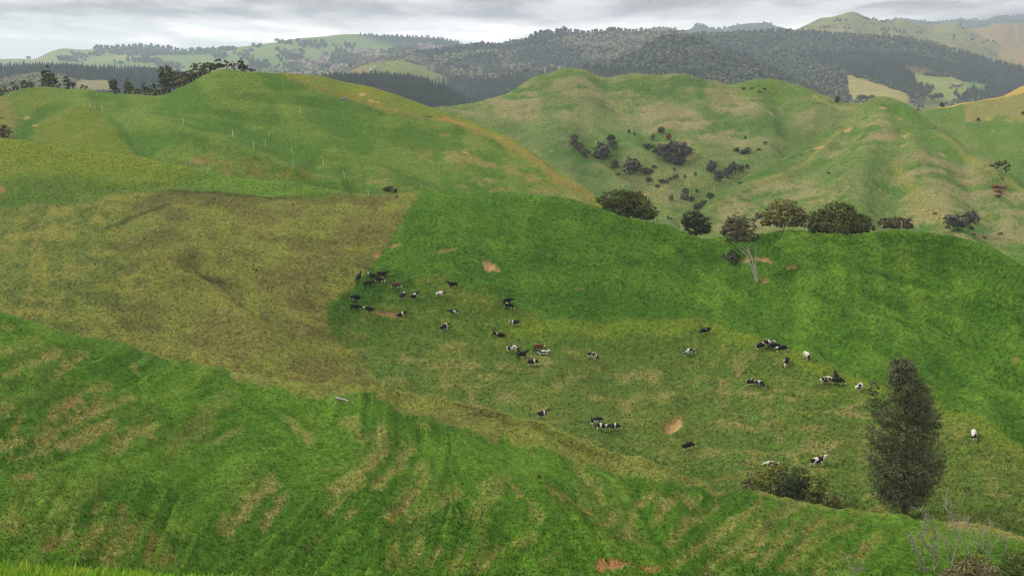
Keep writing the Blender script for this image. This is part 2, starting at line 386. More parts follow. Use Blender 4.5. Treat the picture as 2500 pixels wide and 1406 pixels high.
STRIPS = [([(825, 1193), (890, 1153), (938, 1100), (930, 1070)], 20, 1), ([(920, 1183), (975, 1140), (995, 1098)], 17, .9), ([(955, 1268), (1000, 1218), (1038, 1176), (1030, 1148)], 17, 1), ([(555, 1258), (600, 1218), (660, 1168)], 22, 1), ([(645, 1253), (700, 1208)], 15, .9), ([(800, 1248), (825, 1218)], 16, .9), ([(850, 1268), (868, 1243)], 11, .8), ([(1000, 1268), (1065, 1233), (1115, 1203)], 20, .7),
 ([(955, 1378), (965, 1338)], 17, 1), ([(1005, 1368), (1020, 1328)], 15, 1), ([(1050, 1368), (1070, 1343)], 13, 1), ([(1104, 1383), (1135, 1340)], 20, 1), ([(1162, 1383), (1212, 1335)], 17, .9), ([(25, 908), (65, 893), (140, 866)], 16, 1), ([(135, 913), (200, 863)], 15, 1), ([(125, 998), (190, 963)], 16, 1), ([(90, 1073), (175, 1013), (240, 983)], 20, 1), ([(240, 998), (310, 963)], 16, 1), ([(155, 1083), (225, 1043), (265, 1033)], 23, 1), ([(280, 1083), (370, 1038)], 23, .9), ([(30, 1053), (50, 1008)], 13, 1), ([(0, 1093), (50, 1073)], 17, 1), ([(40, 1118), (120, 1098)], 20, .8), ([(0, 870), (50, 850)], 14, .7),
 ([(40, 1183), (80, 1173)], 11, .8), ([(215, 943), (270, 938)], 11, .7), ([(425, 1083), (500, 1023), (550, 963)], 26, .45), ([(500, 1073), (590, 1043)], 11, .6), ([(700, 1023), (725, 1053), (755, 1073)], 13, .8), ([(850, 1038), (885, 1073)], 18, .7), ([(318, 883), (330, 903)], 9, .8), ([(110, 1333), (170, 1298)], 20, 1), ([(185, 1343), (225, 1313), (240, 1293)], 25, 1), ([(265, 1363), (300, 1328), (330, 1288)], 30, 1), ([(355, 1353), (375, 1308)], 16, 1), ([(375, 1383), (415, 1348)], 16, .9), ([(-20, 1300), (35, 1273)], 30, .9), ([(135, 1248), (165, 1233)], 16, .6), ([(235, 1258), (250, 1228)], 13, .7), ([(300, 1293), (295, 1233)], 12, .6), ([(-10, 1010), (20, 990)], 16, .8), ([(60, 830), (100, 850)], 12, .5), ([(10, 790), (30, 800)], 10, .6),
 ([(1160, 1263), (1189, 1231), (1214, 1188)], 27, .7), ([(1243, 1184), (1272, 1235)], 10, .9), ([(1297, 1256), (1315, 1282)], 12, .8), ([(1347, 1199), (1383, 1235), (1426, 1253)], 13, 1), ([(1412, 1138), (1434, 1174)], 15, .8), ([(1459, 1188), (1470, 1217)], 12, .8), ([(1465, 1285), (1491, 1255)], 18, .9), ([(1520, 1307), (1542, 1264)], 20, .9), ([(1563, 1224), (1600, 1210)], 12, .9), ([(1606, 1260), (1628, 1235), (1664, 1217), (1696, 1224)], 17, 1), ([(1538, 1325), (1600, 1340)], 18, .8), ([(1646, 1379), (1675, 1354)], 20, .9), ([(1640, 1310), (1700, 1264), (1760, 1226)], 14, .9), ([(1690, 1345), (1760, 1300), (1820, 1262)], 17, 1), ([(1720, 1390), (1790, 1335), (1850, 1297)], 15, .9), ([(1800, 1277), (1853, 1232)], 13, 1), ([(1817, 1355), (1842, 1330), (1906, 1263), (1934, 1243)], 15, 1), ([(1856, 1372), (1934, 1294)], 15, 1), ([(1979, 1296), (2044, 1266)], 16, 1), ([(1920, 1378), (1974, 1327)], 21, 1), ([(2046, 1302), (2080, 1282)], 15, .9), ([(2105, 1347), (2144, 1310)], 18, .9), ([(2000, 1390), (2050, 1350)], 18, .8), ([(1250, 1330), (1300, 1310)], 14, .5), ([(1560, 1160), (1600, 1185)], 12, .7), ([(1500, 1140), (1530, 1165)], 11, .6), ([(760, 1330), (790, 1300)], 12, .4), ([(600, 1390), (660, 1365)], 12, .35), ([(1330, 1370), (1370, 1340)], 12, .4), ([(1370, 1090), (1400, 1110)], 10, .6), ([(1020, 1040), (1045, 1062)], 8, .5), ([(2230, 1310), (2290, 1290)], 14, .5)]
def strips(px, py):
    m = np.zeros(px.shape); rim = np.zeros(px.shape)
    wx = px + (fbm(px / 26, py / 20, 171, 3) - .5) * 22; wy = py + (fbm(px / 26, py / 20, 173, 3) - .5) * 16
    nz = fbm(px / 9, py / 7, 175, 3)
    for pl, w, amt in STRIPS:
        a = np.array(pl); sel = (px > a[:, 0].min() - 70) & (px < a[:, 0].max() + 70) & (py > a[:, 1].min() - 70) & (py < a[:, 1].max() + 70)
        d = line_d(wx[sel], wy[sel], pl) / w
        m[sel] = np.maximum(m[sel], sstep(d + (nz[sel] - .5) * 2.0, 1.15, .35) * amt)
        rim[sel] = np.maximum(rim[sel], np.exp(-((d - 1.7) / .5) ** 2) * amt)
    return m, rim
def paint_near(px, py, P):
    ms = blank(px); wx, wy = warp(px, py, 90, 30)
    la, lb = lics(LIC_A, wx, wy), lics(LIC_A2, px, py)
    f = fbm(px / 130, py / 80, 5, 4)
    c = base(px, LUSH)
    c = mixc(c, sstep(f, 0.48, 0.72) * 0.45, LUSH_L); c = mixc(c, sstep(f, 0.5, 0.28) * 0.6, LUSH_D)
    c = mixc(c, sstep(lb, 0.2, 2.0) * 0.3, LUSH_L); lf_ = lics(LIC_AF, px, py); c = mixc(c, sstep(lf_, .3, 2.) * .45, LUSH_L); c = mixc(c, sstep(lf_, -.3, -2.) * .5, LUSH_D); c = mixc(c, sstep(la, -0.5, -1.6) * 0.3, LUSH_D); c = mixc(c, sstep(la, 0.4, 1.6) * 0.3, LUSH_L)  # light and dark green stripes put terrace shading into the grass colour
    # dead-grass strips on the trodden terraces
    reg = np.zeros(px.shape)
    for (cx, cy, rx, ry, w) in [(90, 900, 170, 60, .8), (60, 1010, 130, 80, 1), (230, 1010, 170, 85, 1.1), (340, 1050, 110, 50, .7), (130, 1270, 150, 110, .8), (300, 1320, 160, 90, .9), (600, 1220, 80, 60, 1.0), (800, 1250, 90, 60, .8),
                                (890, 1130, 110, 80, 1.0), (1010, 1230, 110, 90, .9), (700, 1060, 100, 40, .4), (1060, 1340, 150, 70, .8), (1180, 1340, 60, 50, .8), (1250, 1200, 100, 80, .4), (1430, 1230, 90, 60, .9), (1530, 1260, 120, 80, .9),
                                (1650, 1230, 140, 70, 1.0), (1800, 1290, 150, 70, 1.1), (1950, 1300, 140, 60, .9), (2100, 1290, 120, 40, .7), (1750, 1380, 150, 40, .8), (2050, 1370, 140, 50, .8), (450, 860, 120, 60, .6), (620, 960, 90, 40, .4),
                                (1500, 1130, 90, 40, .5), (950, 1370, 60, 40, .6), (560, 1380, 160, 40, .3), (2350, 1370, 120, 50, .5)]:
        reg = np.maximum(reg, w * np.exp(-(((px - cx) / rx) ** 2 + ((py - cy) / ry) ** 2) ** 1.5))
    # between the strips: same stripes, fainter, everywhere
    d = sstep(la * 1.0 + (reg - 0.62) * 1.1 + (fbm(px / 13, py / 10, 9, 3) - 0.5) * 3.2, 0.0, 1.1)
    d = d * np.clip(reg * 1.3 + 0.2, 0, 1)
    d = d * (1 - sstep(line_d(px, py, [(380, 1130), (520, 1220), (560, 1330)]), 110, 40) * 0.8)
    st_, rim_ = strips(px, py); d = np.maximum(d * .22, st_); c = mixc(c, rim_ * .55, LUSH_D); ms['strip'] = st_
    c = mixc(c, d * 0.66, mixc(base(px, TAN), sstep(fbm(px / 60, py / 60, 31, 2), 0.4, 0.6) * 0.6, OLIVE_L))
    ms['dry'] = np.maximum(ms['dry'], d)
    ms['step'] = la
    # trodden edge along the skyline that belongs to the bare paddock
    ysk = pchip([s[0] for s in A_SIL], [s[1] for s in A_SIL], px[:, 0])[:, None]
    edge_w = np.interp(px, [560, 700, 860, 960, 1100, 1250, 1400, 1500, 1600, 1700, 1800, 2200], [2, 24, 50, 48, 62, 60, 58, 50, 40, 16, 4, 3])
    e = sstep(py - ysk + (fbm(px / 30, py / 20, 41, 3) - 0.5) * 34, edge_w + 8, edge_w - 8) * (px > 560)
    ec = mixc(base(px, OLIVE_L), sstep(fbm(px / 50, py / 25, 43, 3), 0.42, 0.62) * 0.7, BROWN)
    c = mixc(c, e * 0.9, ec); ms['dry'] = np.maximum(ms['dry'], e * 0.5)
    c = mixc(c, sstep(poly_sd(px, py, [(815, 935), (860, 920), (910, 928), (930, 945), (890, 955), (830, 950)]), -8, 8) * 0.6, BROWN_D)
    c = mixc(c, sstep(poly_sd(px, py, [(1110, 990), (1170, 985), (1230, 1005), (1200, 1020), (1130, 1012)]), -8, 8) * 0.5, BROWN_D)
    # light worn line down the spur
    ln = sstep(line_d(wx, wy, [(870, 1000), (1000, 1070), (1130, 1130), (1260, 1175), (1350, 1240), (1420, 1320), (1530, 1370), (1650, 1400)]), 26, 3)
    c = mixc(c, ln * 0.35, LUSH_L)
    # verge at the foot by the valley floor
    vg = sstep(line_d(px, py, [(2330, 1272), (2420, 1288), (2500, 1312), (2800, 1380)]), 22, 5)
    c = mixc(c, vg * 0.8, STRAW * 0.75); ms['dry'] = np.maximum(ms['dry'], vg)
    c = scars(px, py, c, ms, [(1530, 1394, 85, 12, 4, SOIL_R, 1.0), (1500, 1390, 50, 8, 2, SOIL_R, 1.0), (1570, 1398, 45, 8, 8, SOIL_R, 1.0), (1400, 1222, 45, 10, 38, SOIL_R, 0.27), (1440, 1250, 18, 9, 60, SOIL_R, 0.30), (170, 975, 26, 9, -30, SOIL_R, 0.30), (230, 1000, 26, 9, -30, SOIL_R, 0.27),
                            (130, 1015, 30, 8, -25, SOIL_R, 0.24), (200, 1075, 34, 9, -20, SOIL_R, 0.30), (35, 1030, 30, 9, -60, SOIL_R, 0.24), (120, 1060, 25, 6, -30, SOIL_R, 0.30), (70, 1175, 18, 6, -20, SOIL_R, 0.24),
                            (495, 895, 7, 5, 0, SOIL_R, 0.24), (800, 1140, 6, 4, 0, SOIL_R, 0.24), (820, 1220, 12, 6, -20, SOIL_R, 0.18), (370, 1065, 15, 6, 10, SOIL_R, 0.24)])
    return c, ms
def bumps_near(px, py, P, ms):
    x, y = P[..., 0], P[..., 1]
    z = (fbm(x / 9, y / 9, 51, 4) - 0.5) * 1.0 + (fbm(x / 1.3, y / 1.3, 53, 3) - 0.5) * 0.5
    st = lics(LIC_A, px, py); z = z + st * 0.09 + lics(LIC_A2, px, py) * 0.025 + lics(LIC_AF, px, py) * 0.045 - ms['strip'] * .16
    z = z + creases(px, py, [([(870, 1000), (1000, 1070), (1130, 1130), (1260, 1175), (1350, 1240), (1420, 1320), (1530, 1370), (1650, 1400)], 55, .55), ([(500, 1130), (560, 1230), (580, 1340)], 110, -.6), ([(1150, 1000), (1350, 1150), (1500, 1270), (1650, 1360)], 40, -.3), ([(1560, 1130), (1640, 1250), (1720, 1340)], 40, .4)])
    return z - ms['soil'] * 0.25

def paint_cow_hill(px, py, P):
    ms = blank(px); wx, wy = warp(px, py, 70, 22)
    h1, h2, hv = lics(LIC_H, px, py), lics(LIC_H2, px, py), lics(LIC_V, px, py)
    f = fbm(px / 110, py / 70, 105, 4); g = fbm(px / 34, py / 20, 107, 4)
    # the grazed face: olive, streaked
    c = base(px, OLIVE)
    c = mixc(c, sstep(f + h2 * 0.06, 0.48, 0.68) * 0.7, MID_D); c = mixc(c, sstep(h1 * 0.09 + g, 0.52, 0.75) * 0.6, OLIVE_L)
    cows_reg = sstep(poly_sd(px, py, [(840, 880), (1000, 800), (1300, 860), (1750, 860), (2100, 960), (2500, 1130), (2700, 1500), (1800, 1400), (1000, 990)]), -60, 60)
    dd = sstep(h1 * 0.55 + h2 * 0.2 + (g - 0.5) * 3.4 + (f - .5) * 2, 0.1, 1.5) * cows_reg
    c = mixc(c, dd * 0.42, pal(140, 132, 88)); ms['dry'] = np.maximum(ms['dry'], np.maximum(dd, cows_reg * .35))
    lf = lics(LIC_F, px, py); c = mixc(c, sstep(lf, .4, 2.) * .35 * cows_reg, OLIVE_L); c = mixc(c, sstep(lf, -.4, -2.) * .45 * cows_reg, MID_D * .8)
    # bright strip on the rounded edge below the steep face
    yl = sstep(line_d(wx, wy, [(1250, 800), (1550, 810), (1750, 815), (1900, 862), (2100, 935), (2300, 1012), (2480, 1095), (2800, 1230)]), 38, 5)
    c = mixc(c, yl * 0.7, pal(124, 148, 52))
    # lush steep face
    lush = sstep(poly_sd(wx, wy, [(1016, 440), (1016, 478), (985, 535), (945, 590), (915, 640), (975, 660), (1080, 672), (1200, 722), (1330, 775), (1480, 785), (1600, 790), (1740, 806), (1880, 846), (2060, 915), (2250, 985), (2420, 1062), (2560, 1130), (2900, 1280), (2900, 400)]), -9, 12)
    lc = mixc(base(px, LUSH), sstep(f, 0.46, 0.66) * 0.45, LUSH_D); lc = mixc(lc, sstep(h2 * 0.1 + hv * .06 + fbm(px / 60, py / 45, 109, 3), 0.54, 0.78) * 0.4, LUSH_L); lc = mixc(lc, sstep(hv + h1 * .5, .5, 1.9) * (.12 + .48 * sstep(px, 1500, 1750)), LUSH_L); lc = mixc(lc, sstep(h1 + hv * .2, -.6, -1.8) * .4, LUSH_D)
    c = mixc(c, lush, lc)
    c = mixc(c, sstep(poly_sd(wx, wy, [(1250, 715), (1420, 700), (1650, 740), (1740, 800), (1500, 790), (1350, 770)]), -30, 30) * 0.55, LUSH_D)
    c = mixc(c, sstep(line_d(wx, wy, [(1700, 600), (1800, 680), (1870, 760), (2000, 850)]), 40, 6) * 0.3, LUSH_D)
    # greener hollow where the herd stands
    gr = sstep(poly_sd(wx, wy, [(915, 640), (870, 690), (800, 750), (790, 790), (860, 800), (960, 720), (1030, 690), (980, 650)]), -12, 18)
    c = mixc(c, gr * 0.8, LUSH_D); c = mixc(c, sstep(poly_sd(wx, wy, [(880, 850), (960, 830), (1000, 900), (960, 930), (900, 910)]), -25, 25) * 0.6, MID_D)
    c = mixc(c, sstep(poly_sd(wx, wy, [(1480, 1085), (1600, 1110), (1850, 1150), (1850, 1210), (1700, 1190)]), -20, 20) * 0.6, LUSH_D)
    # trampled paddock
    br = sstep(poly_sd(px + (wx - px) * 0.5, py + (wy - py) * 0.4, [(-400, 520), (130, 500), (330, 472), (400, 474), (600, 484), (700, 481), (900, 474), (1016, 474), (985, 535), (945, 590), (905, 650), (860, 700), (790, 755), (800, 800), (860, 850), (900, 900), (960, 960), (1000, 1020), (-400, 1000)]), -4, 6)
    bc = mixc(base(px, BROWN), sstep(f + (g - 0.5) * 0.3 + h1 * 0.04, 0.40, 0.62) * 0.85, OLIVE_L)
    bc = mixc(bc, sstep(px + (f - 0.5) * 400, 520, 120) * 0.65, mixc(base(px, OLIVE), sstep(g, 0.4, 0.65) * 0.8, OLIVE_L))
    bc = mixc(bc, sstep(h1 * 0.12 + g, 0.55, 0.85) * 0.55, pal(150, 146, 80)); bc = mixc(bc, sstep(g + h1 * 0.10, 0.42, 0.2) * 0.45, BROWN_D)
    for pl, w, k, col in [([(390, 480), (560, 490), (720, 488), (860, 480), (960, 478)], 13, .6, BROWN_D), ([(330, 505), (420, 490), (600, 500)], 26, .5, BROWN_D), ([(260, 555), (300, 540), (340, 520), (420, 510)], 7, .8, DARK),  # first stroke: bank shade painted as a brown band along the top edge
                          ([(60, 720), (85, 640), (100, 560), (135, 480)], 8, .5, STRAW * .8), ([(420, 520), (500, 560), (560, 620), (640, 650)], 30, .25, BROWN_D), ([(390, 640), (450, 690), (540, 730), (620, 790)], 9, .5, pal(150, 146, 80)),
                          ([(130, 490), (210, 470), (250, 500), (230, 540)], 10, .4, pal(150, 146, 80)), ([(560, 550), (680, 590), (740, 640)], 6, .35, pal(150, 146, 80)), ([(640, 570), (690, 590)], 8, .3, BROWN_D)]:
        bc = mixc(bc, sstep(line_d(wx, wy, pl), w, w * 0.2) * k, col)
    bc = mixc(bc, sstep(poly_sd(wx, wy, [(468, 660), (540, 668), (550, 695), (500, 690)]), -7, 10) * 0.85, pal(62, 66, 40))
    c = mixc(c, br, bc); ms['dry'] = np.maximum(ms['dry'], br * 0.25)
    # bright shoulder above it and the green pocket behind
    up = sstep(poly_sd(wx, wy, [(-400, 200), (-400, 470), (0, 440), (180, 430), (300, 450), (400, 445), (500, 425), (540, 400), (300, 200)]), -22, 22)
    uc = mixc(base(px, YELL), sstep(f + (g - 0.5) * 0.5, 0.45, 0.65) * 0.6, OLIVE_L); uc = mixc(uc, sstep(g, 0.45, 0.3) * 0.4, MID)
    c = mixc(c, up, uc)
    c = mixc(c, sstep(poly_sd(wx, wy, [(60, 440), (200, 415), (330, 440), (380, 470), (180, 480), (90, 480)]), -20, 20) * 0.5, OLIVE)
    pk = sstep(poly_sd(px + (wx - px) * .3, py, [(396, 470), (440, 448), (485, 428), (500, 400), (840, 440), (1000, 462), (840, 470), (700, 478), (600, 483), (450, 474)]), -4, 5)
    c = mixc(c, pk, mixc(base(px, MID), sstep(f, 0.4, 0.6) * 0.6, LUSH_L))
    c = mixc(c, sstep(line_d(px, py, [(396, 473), (450, 476), (600, 486), (700, 482)]), 6, 1) * 0.6, DARK)  # dark line paints in the shadow of the bank above the paddock
    c = scars(px, py, c, ms, [(1194, 654, 20, 12, 35, SOIL, 1), (1212, 664, 12, 5, 10, SOIL, .8), (1080, 618, 38, 3.6, 3, STRAW, 1), (920, 607, 10, 7, -20, SOIL, .9), (966, 588, 14, 4, 0, SOIL, .8), (940, 762, 34, 7, 6, SOIL * .8, .9), (985, 768, 14, 4, 0, SOIL, .5),
                            (1645, 1044, 22, 14, -12, SOIL, 1), (1655, 1030, 10, 10, 20, SOIL, .8), (1683, 1068, 14, 5, 0, TAN, .9), (1412, 708, 15, 3.5, -8, SOIL, .8), (1866, 637, 26, 6, 16, SOIL, 1), (1822, 630, 11, 9, 40, SOIL, .9), (1934, 662, 14, 4, 14, SOIL, .9), (1868, 683, 10, 6, 0, SOIL, .8),
                            (1800, 911, 6, 5, 0, SOIL, .9), (1897, 954, 16, 5, 0, SOIL * .8, .7), (1870, 1000, 14, 4, 0, SOIL * .8, .5), (4, 459, 14, 8, 0, SOIL_R, .7), (300, 563, 13, 5, 0, SOIL_R, .4), (1045, 677, 4, 3, 0, SOIL, .6), (1310, 730, 5, 3, 0, SOIL, .5), (950, 822, 9, 3, 0, STRAW, .5),
                            (1560, 903, 14, 5, 20, TAN, .8), (1480, 900, 12, 5, -30, TAN, .7), (1400, 880, 10, 3, 0, TAN, .6), (1890, 1105, 10, 4, 0, SOIL_R, .4), (2455, 850, 6, 3, 0, SOIL_R, .5), (2480, 885, 8, 8, 0, SOIL_R, .3), (1770, 1165, 40, 7, 4, TAN, .7), (1640, 1068, 8, 3, 0, SOIL, .4)])
    ms['up'] = br
    return c, ms
def bumps_cow(px, py, P, ms):
    x, y = P[..., 0], P[..., 1]
    z = (fbm(x / 22, y / 22, 151, 4) - 0.5) * 1.8 + (fbm(x / 3.2, y / 3.2, 153, 3) - 0.5) * 0.55
    z = z + creases(px, py, [([(1700, 590), (1800, 690), (1900, 790), (2000, 850)], 50, -1.3), ([(1560, 600), (1640, 700), (1700, 790)], 50, .8), ([(1550, 812), (1750, 818), (1900, 864), (2100, 937), (2300, 1014), (2480, 1097)], 45, 1.1), ([(1950, 620), (2100, 760), (2250, 900)], 60, .9), ([(2200, 640), (2350, 800), (2480, 980)], 50, -.8), ([(390, 640), (450, 690), (540, 730), (620, 790), (700, 860)], 28, .9), ([(480, 640), (560, 690), (640, 740), (720, 800)], 26, -1.0), ([(100, 480), (90, 600), (60, 740)], 40, .7), ([(330, 520), (300, 640), (330, 780)], 40, -.7), ([(1040, 500), (1120, 600), (1200, 700)], 60, .8), ([(930, 620), (1000, 680), (1080, 760)], 40, -.8), ([(1016, 478), (985, 535), (945, 590), (905, 650)], 9, -.25)])
    z = z + lics(LIC_F, px, py) * .07
    return z + lics(LIC_H, px, py) * 0.10 + lics(LIC_H2, px, py) * 0.14 + lics(LIC_V, px, py) * 0.16 * (1 - ms['up']) * sstep(px, 1300, 1700) - ms['soil'] * (0.45 + .5 * fbm(x / .9, y / .9, 155, 2))

def paint_left_hill(px, py, P):
    ms = blank(px); wx, wy = warp(px, py, 50, 14)
    h1, h2, hv = lics(LIC_H, px, py), lics(LIC_H2, px, py), lics(LIC_V, px, py)
    f = fbm(px / 90, py / 50, 205, 4); g = fbm(px / 24, py / 12, 207, 4)
    c = base(px, MID_D * 1.06); c = mixc(c, sstep(f + hv * .05, 0.42, 0.65) * 0.75, MID_L); c = mixc(c, sstep(lics(LIC_F, px, py), .3, 2.) * .35, MID_L); c = mixc(c, sstep(lics(LIC_F, px, py), -.4, -2.) * .5, MID_D * .85)
    # bench of yellower grass, track and the bank beside it
    c = mixc(c, sstep(poly_sd(wx, wy, [(90, 285), (160, 255), (240, 268), (270, 300), (310, 340), (350, 378), (200, 372), (70, 340)]), -8, 10) * .9, mixc(base(px, YELL * .9), sstep(g, .45, .62) * .6, OLIVE_L))
    c = mixc(c, sstep(poly_sd(wx, wy, [(20, 230), (100, 215), (150, 235), (120, 260), (60, 285)]), -10, 12) * .6, OLIVE_L)
    c = mixc(c, sstep(line_d(wx, wy, [(0, 250), (25, 285), (5, 320)]), 30, 8) * .7, TAN)
    c = mixc(c, sstep(line_d(wx, wy, [(60, 345), (70, 300), (95, 275), (160, 252)]), 13, 4) * .7, MID_D)
    c = mixc(c, sstep(line_d(wx, wy, [(265, 285), (310, 330), (355, 385)]), 12, 3) * .5, LUSH_D)
    # spur with worn top
    c = mixc(c, sstep(line_d(wx, wy, [(330, 300), (440, 320), (560, 365), (680, 405), (760, 438), (830, 465)]), 13, 3) * .5, MID_L)
    c = mixc(c, sstep(poly_sd(wx, wy, [(460, 390), (540, 370), (640, 400), (720, 415), (800, 455), (700, 440), (600, 425), (500, 405)]), -10, 10) * .7 * sstep(g, .3, .6), TAN * .9)
    # the far shoulder past the fence
    far = sstep(poly_sd(px, py, [(688, 150), (690, 186), (760, 212), (850, 240), (960, 275), (1060, 300), (1160, 320), (1250, 365), (1330, 425), (1400, 470), (1470, 510), (1900, 800), (1900, 300), (1100, 150)]), -3, 4)
    fc = mixc(base(px, pal(132, 144, 50)), sstep(f, .42, .6) * .5, MID); fc = mixc(fc, sstep(g, .5, .7) * .5, OLIVE_L)
    c = mixc(c, far, fc)
    c = mixc(c, sstep(line_d(wx, wy, [(700, 190), (850, 238), (1000, 282), (1100, 305), (1200, 338), (1290, 385), (1370, 440), (1450, 478)]), 12, 3) * .5, TAN)
    tr = sstep(line_d(wx, wy, [(1090, 297), (1160, 320), (1230, 352), (1300, 400), (1370, 445), (1440, 474)]), 14, 4)
    c = mixc(c, tr * .6, pal(160, 142, 88)); ms['soil'] = np.maximum(ms['soil'], tr * .5)
    # right lower slope: dry patches
    dd = sstep(poly_sd(px, py, [(850, 470), (950, 400), (1150, 370), (1330, 430), (1420, 490), (1200, 480)]), -50, 30) * sstep(h2 * .2 + g + hv * .06, .5, .75)
    c = mixc(c, dd * .7, TAN); ms['dry'] = np.maximum(ms['dry'], dd)
    c = mixc(c, sstep(line_d(wx, wy, [(720, 320), (800, 350), (880, 400), (960, 460)]), 30, 5) * .35, MID_L)
    ms['dry'] = np.maximum(ms['dry'], far * .3)
    c = scars(px, py, c, ms, [(884, 227, 12, 3, 0, SOIL, .9), (906, 241, 9, 3, 0, SOIL, .8), (920, 244, 7, 2.5, 0, SOIL, .7), (523, 195, 8, 3, 0, STRAW, 1), (480, 392, 18, 5, 10, SOIL_R, .5), (560, 396, 12, 4, 0, SOIL_R, .6), (556, 420, 10, 4, 0, SOIL_R, .35),
                            (1100, 301, 28, 5, 12, SOIL_R, .7), (1085, 332, 16, 5, 10, TAN, .8), (1135, 380, 10, 4, 20, SOIL, .5), (85, 297, 6, 4, 0, SOIL, .8), (65, 283, 7, 3, 0, SOIL, .6), (1130, 410, 25, 6, -20, TAN, .5), (900, 262, 6, 2, 0, DARK, .7), (1045, 287, 14, 2.5, 5, DARK, .6)])
    return c, ms
def bumps_mid(amp, cre=()):
    def f(px, py, P, ms):
        x, y = P[..., 0], P[..., 1]
        return ((fbm(x / 40, y / 40, 251, 4) - 0.5) * 4.0 + (fbm(x / 7, y / 7, 253, 3) - 0.5) * 0.9 + lics(LIC_H, px, py) * 0.16 + lics(LIC_F, px, py) * 0.22 + lics(LIC_V, px, py) * 0.45) * amp - ms['soil'] * 0.4 + creases(px, py, cre)
    return f

def paint_mid_hill(px, py, P):
    ms = blank(px); wx, wy = warp(px, py, 44, 14)
    h1, h2, hv = lics(LIC_H, px, py), lics(LIC_H2, px, py), lics(LIC_V, px, py)
    f = fbm(px / 80, py / 60, 305, 4); g = fbm(px / 16, py / 8, 307, 4)
    gm = pal(98, 131, 72); gl = pal(118, 142, 86)
    c = base(px, gm); c = mixc(c, sstep(f, .45, .62) * .6, gl); c = mixc(c, sstep(g + h1 * .05, .45, .3) * .35, MID_D)
    reg = np.zeros(px.shape)
    for pl, k in [([(1180, 235), (1290, 200), (1330, 240), (1310, 290), (1240, 290), (1190, 265)], .9), ([(1060, 262), (1180, 258), (1180, 290), (1130, 292)], .8), ([(1340, 190), (1470, 190), (1480, 240), (1400, 260), (1330, 220)], .8),
                  ([(1470, 185), (1640, 185), (1690, 210), (1720, 300), (1640, 300), (1540, 300), (1480, 240)], .9), ([(1640, 190), (1800, 205), (1880, 270), (1800, 290), (1700, 250)], 1.0), ([(1580, 290), (1700, 270), (1800, 300), (1870, 330), (1800, 365), (1650, 360), (1560, 330)], 1.0),
                  ([(1380, 250), (1460, 250), (1450, 330), (1380, 320), (1340, 290)], .6), ([(1340, 330), (1400, 350), (1420, 390), (1360, 380)], .6), ([(1500, 400), (1700, 400), (1700, 520), (1560, 480)], .6), ([(1930, 250), (2010, 260), (1990, 310), (1940, 300)], .7),
                  ([(2000, 210), (2060, 250), (2110, 265), (2040, 262)], .6), ([(1790, 330), (1920, 330), (1900, 390), (1800, 370)], .5), ([(1240, 300), (1320, 300), (1320, 330), (1260, 330)], .5)]:
        reg = np.maximum(reg, k * sstep(poly_sd(wx, wy, pl), -14, 16))
    reg = np.maximum(reg, .30); dd = reg * sstep(h1 * .40 + (g - .5) * 2.0 + lics(LIC_F, px, py) * .45 + (f - .5) + .35, -.5, 1.1)
    c = mixc(c, dd * .85, mixc(base(px, pal(160, 150, 126)), sstep(f, .45, .6) * .5, pal(144, 142, 106))); ms['dry'] = np.maximum(ms['dry'], dd)
    for pl, w, k, col in [([(1480, 190), (1520, 240), (1560, 300), (1600, 350), (1640, 410)], 20, .6, gm), ([(1610, 215), (1680, 245), (1780, 300), (1850, 320)], 16, .7, gm), ([(1850, 200), (1900, 300), (1960, 330)], 30, .5, pal(84, 124, 56)), ([(1820, 235), (1900, 236), (1990, 232)], 4, .6, pal(150, 150, 90)),
                          ([(1990, 235), (2030, 255), (2090, 265)], 6, .8, pal(160, 155, 98)), ([(1560, 470), (1640, 520), (1720, 580)], 20, .5, MID_L), ([(1240, 310), (1350, 360), (1460, 450)], 40, .4, pal(74, 112, 56)), ([(1390, 345), (1460, 410), (1530, 450)], 5, .5, TAN)]:
        c = mixc(c, sstep(line_d(wx, wy, pl), w, w * .25) * k, col)
    c = mixc(c, sstep(poly_sd(wx, wy, [(1430, 350), (1500, 360), (1620, 400), (1760, 450), (1700, 520), (1600, 480), (1480, 420)]), -20, 20) * .4, pal(110, 118, 70))
    c = mixc(c, sstep(poly_sd(wx, wy, [(1440, 370), (1500, 360), (1560, 420), (1500, 420)]), -10, 14) * .5, MID_D)
    gar = sstep(poly_sd(wx, wy, [(1810, 180), (1890, 180), (1990, 220), (1990, 232), (1800, 236), (1780, 215)]), -8, 8)
    c = mixc(c, gar * .8, pal(104, 138, 58))
    L = [(1235, 222, 9, 2, 4, SOIL, .9), (1690, 378, 20, 3, -14, SOIL, .8), (1680, 385, 8, 5, 0, SOIL, .8), (1240, 333, 6, 2.5, 0, STRAW, .9), (1265, 333, 4, 2, 0, STRAW, .8), (1432, 265, 7, 2, -30, STRAW, .8), (1310, 366, 5, 2, 0, STRAW, .8), (1390, 333, 5, 2, 0, STRAW, .7),
         (1850, 262, 4, 2, 0, STRAW, .7), (1990, 230, 9, 1.6, 0, SOIL, .7), (1570, 460, 16, 4, 0, SOIL * .8, .5), (1620, 452, 16, 2.5, -14, STRAW, .7), (1600, 465, 10, 3, -10, TAN, .7), (1715, 452, 14, 3, 0, TAN, .7), (1880, 270, 7, 4, 30, SOIL, .6), (1508, 435, 6, 3, 0, STRAW, .4)]
    rr = random.Random(33)
    for _ in range(90): L.append((rr.uniform(1150, 1950), rr.uniform(215, 480), rr.uniform(2, 5), rr.uniform(1, 2), rr.uniform(-12, 12), STRAW, .5))
    c = scars(px, py, c, ms, L)
    return c, ms

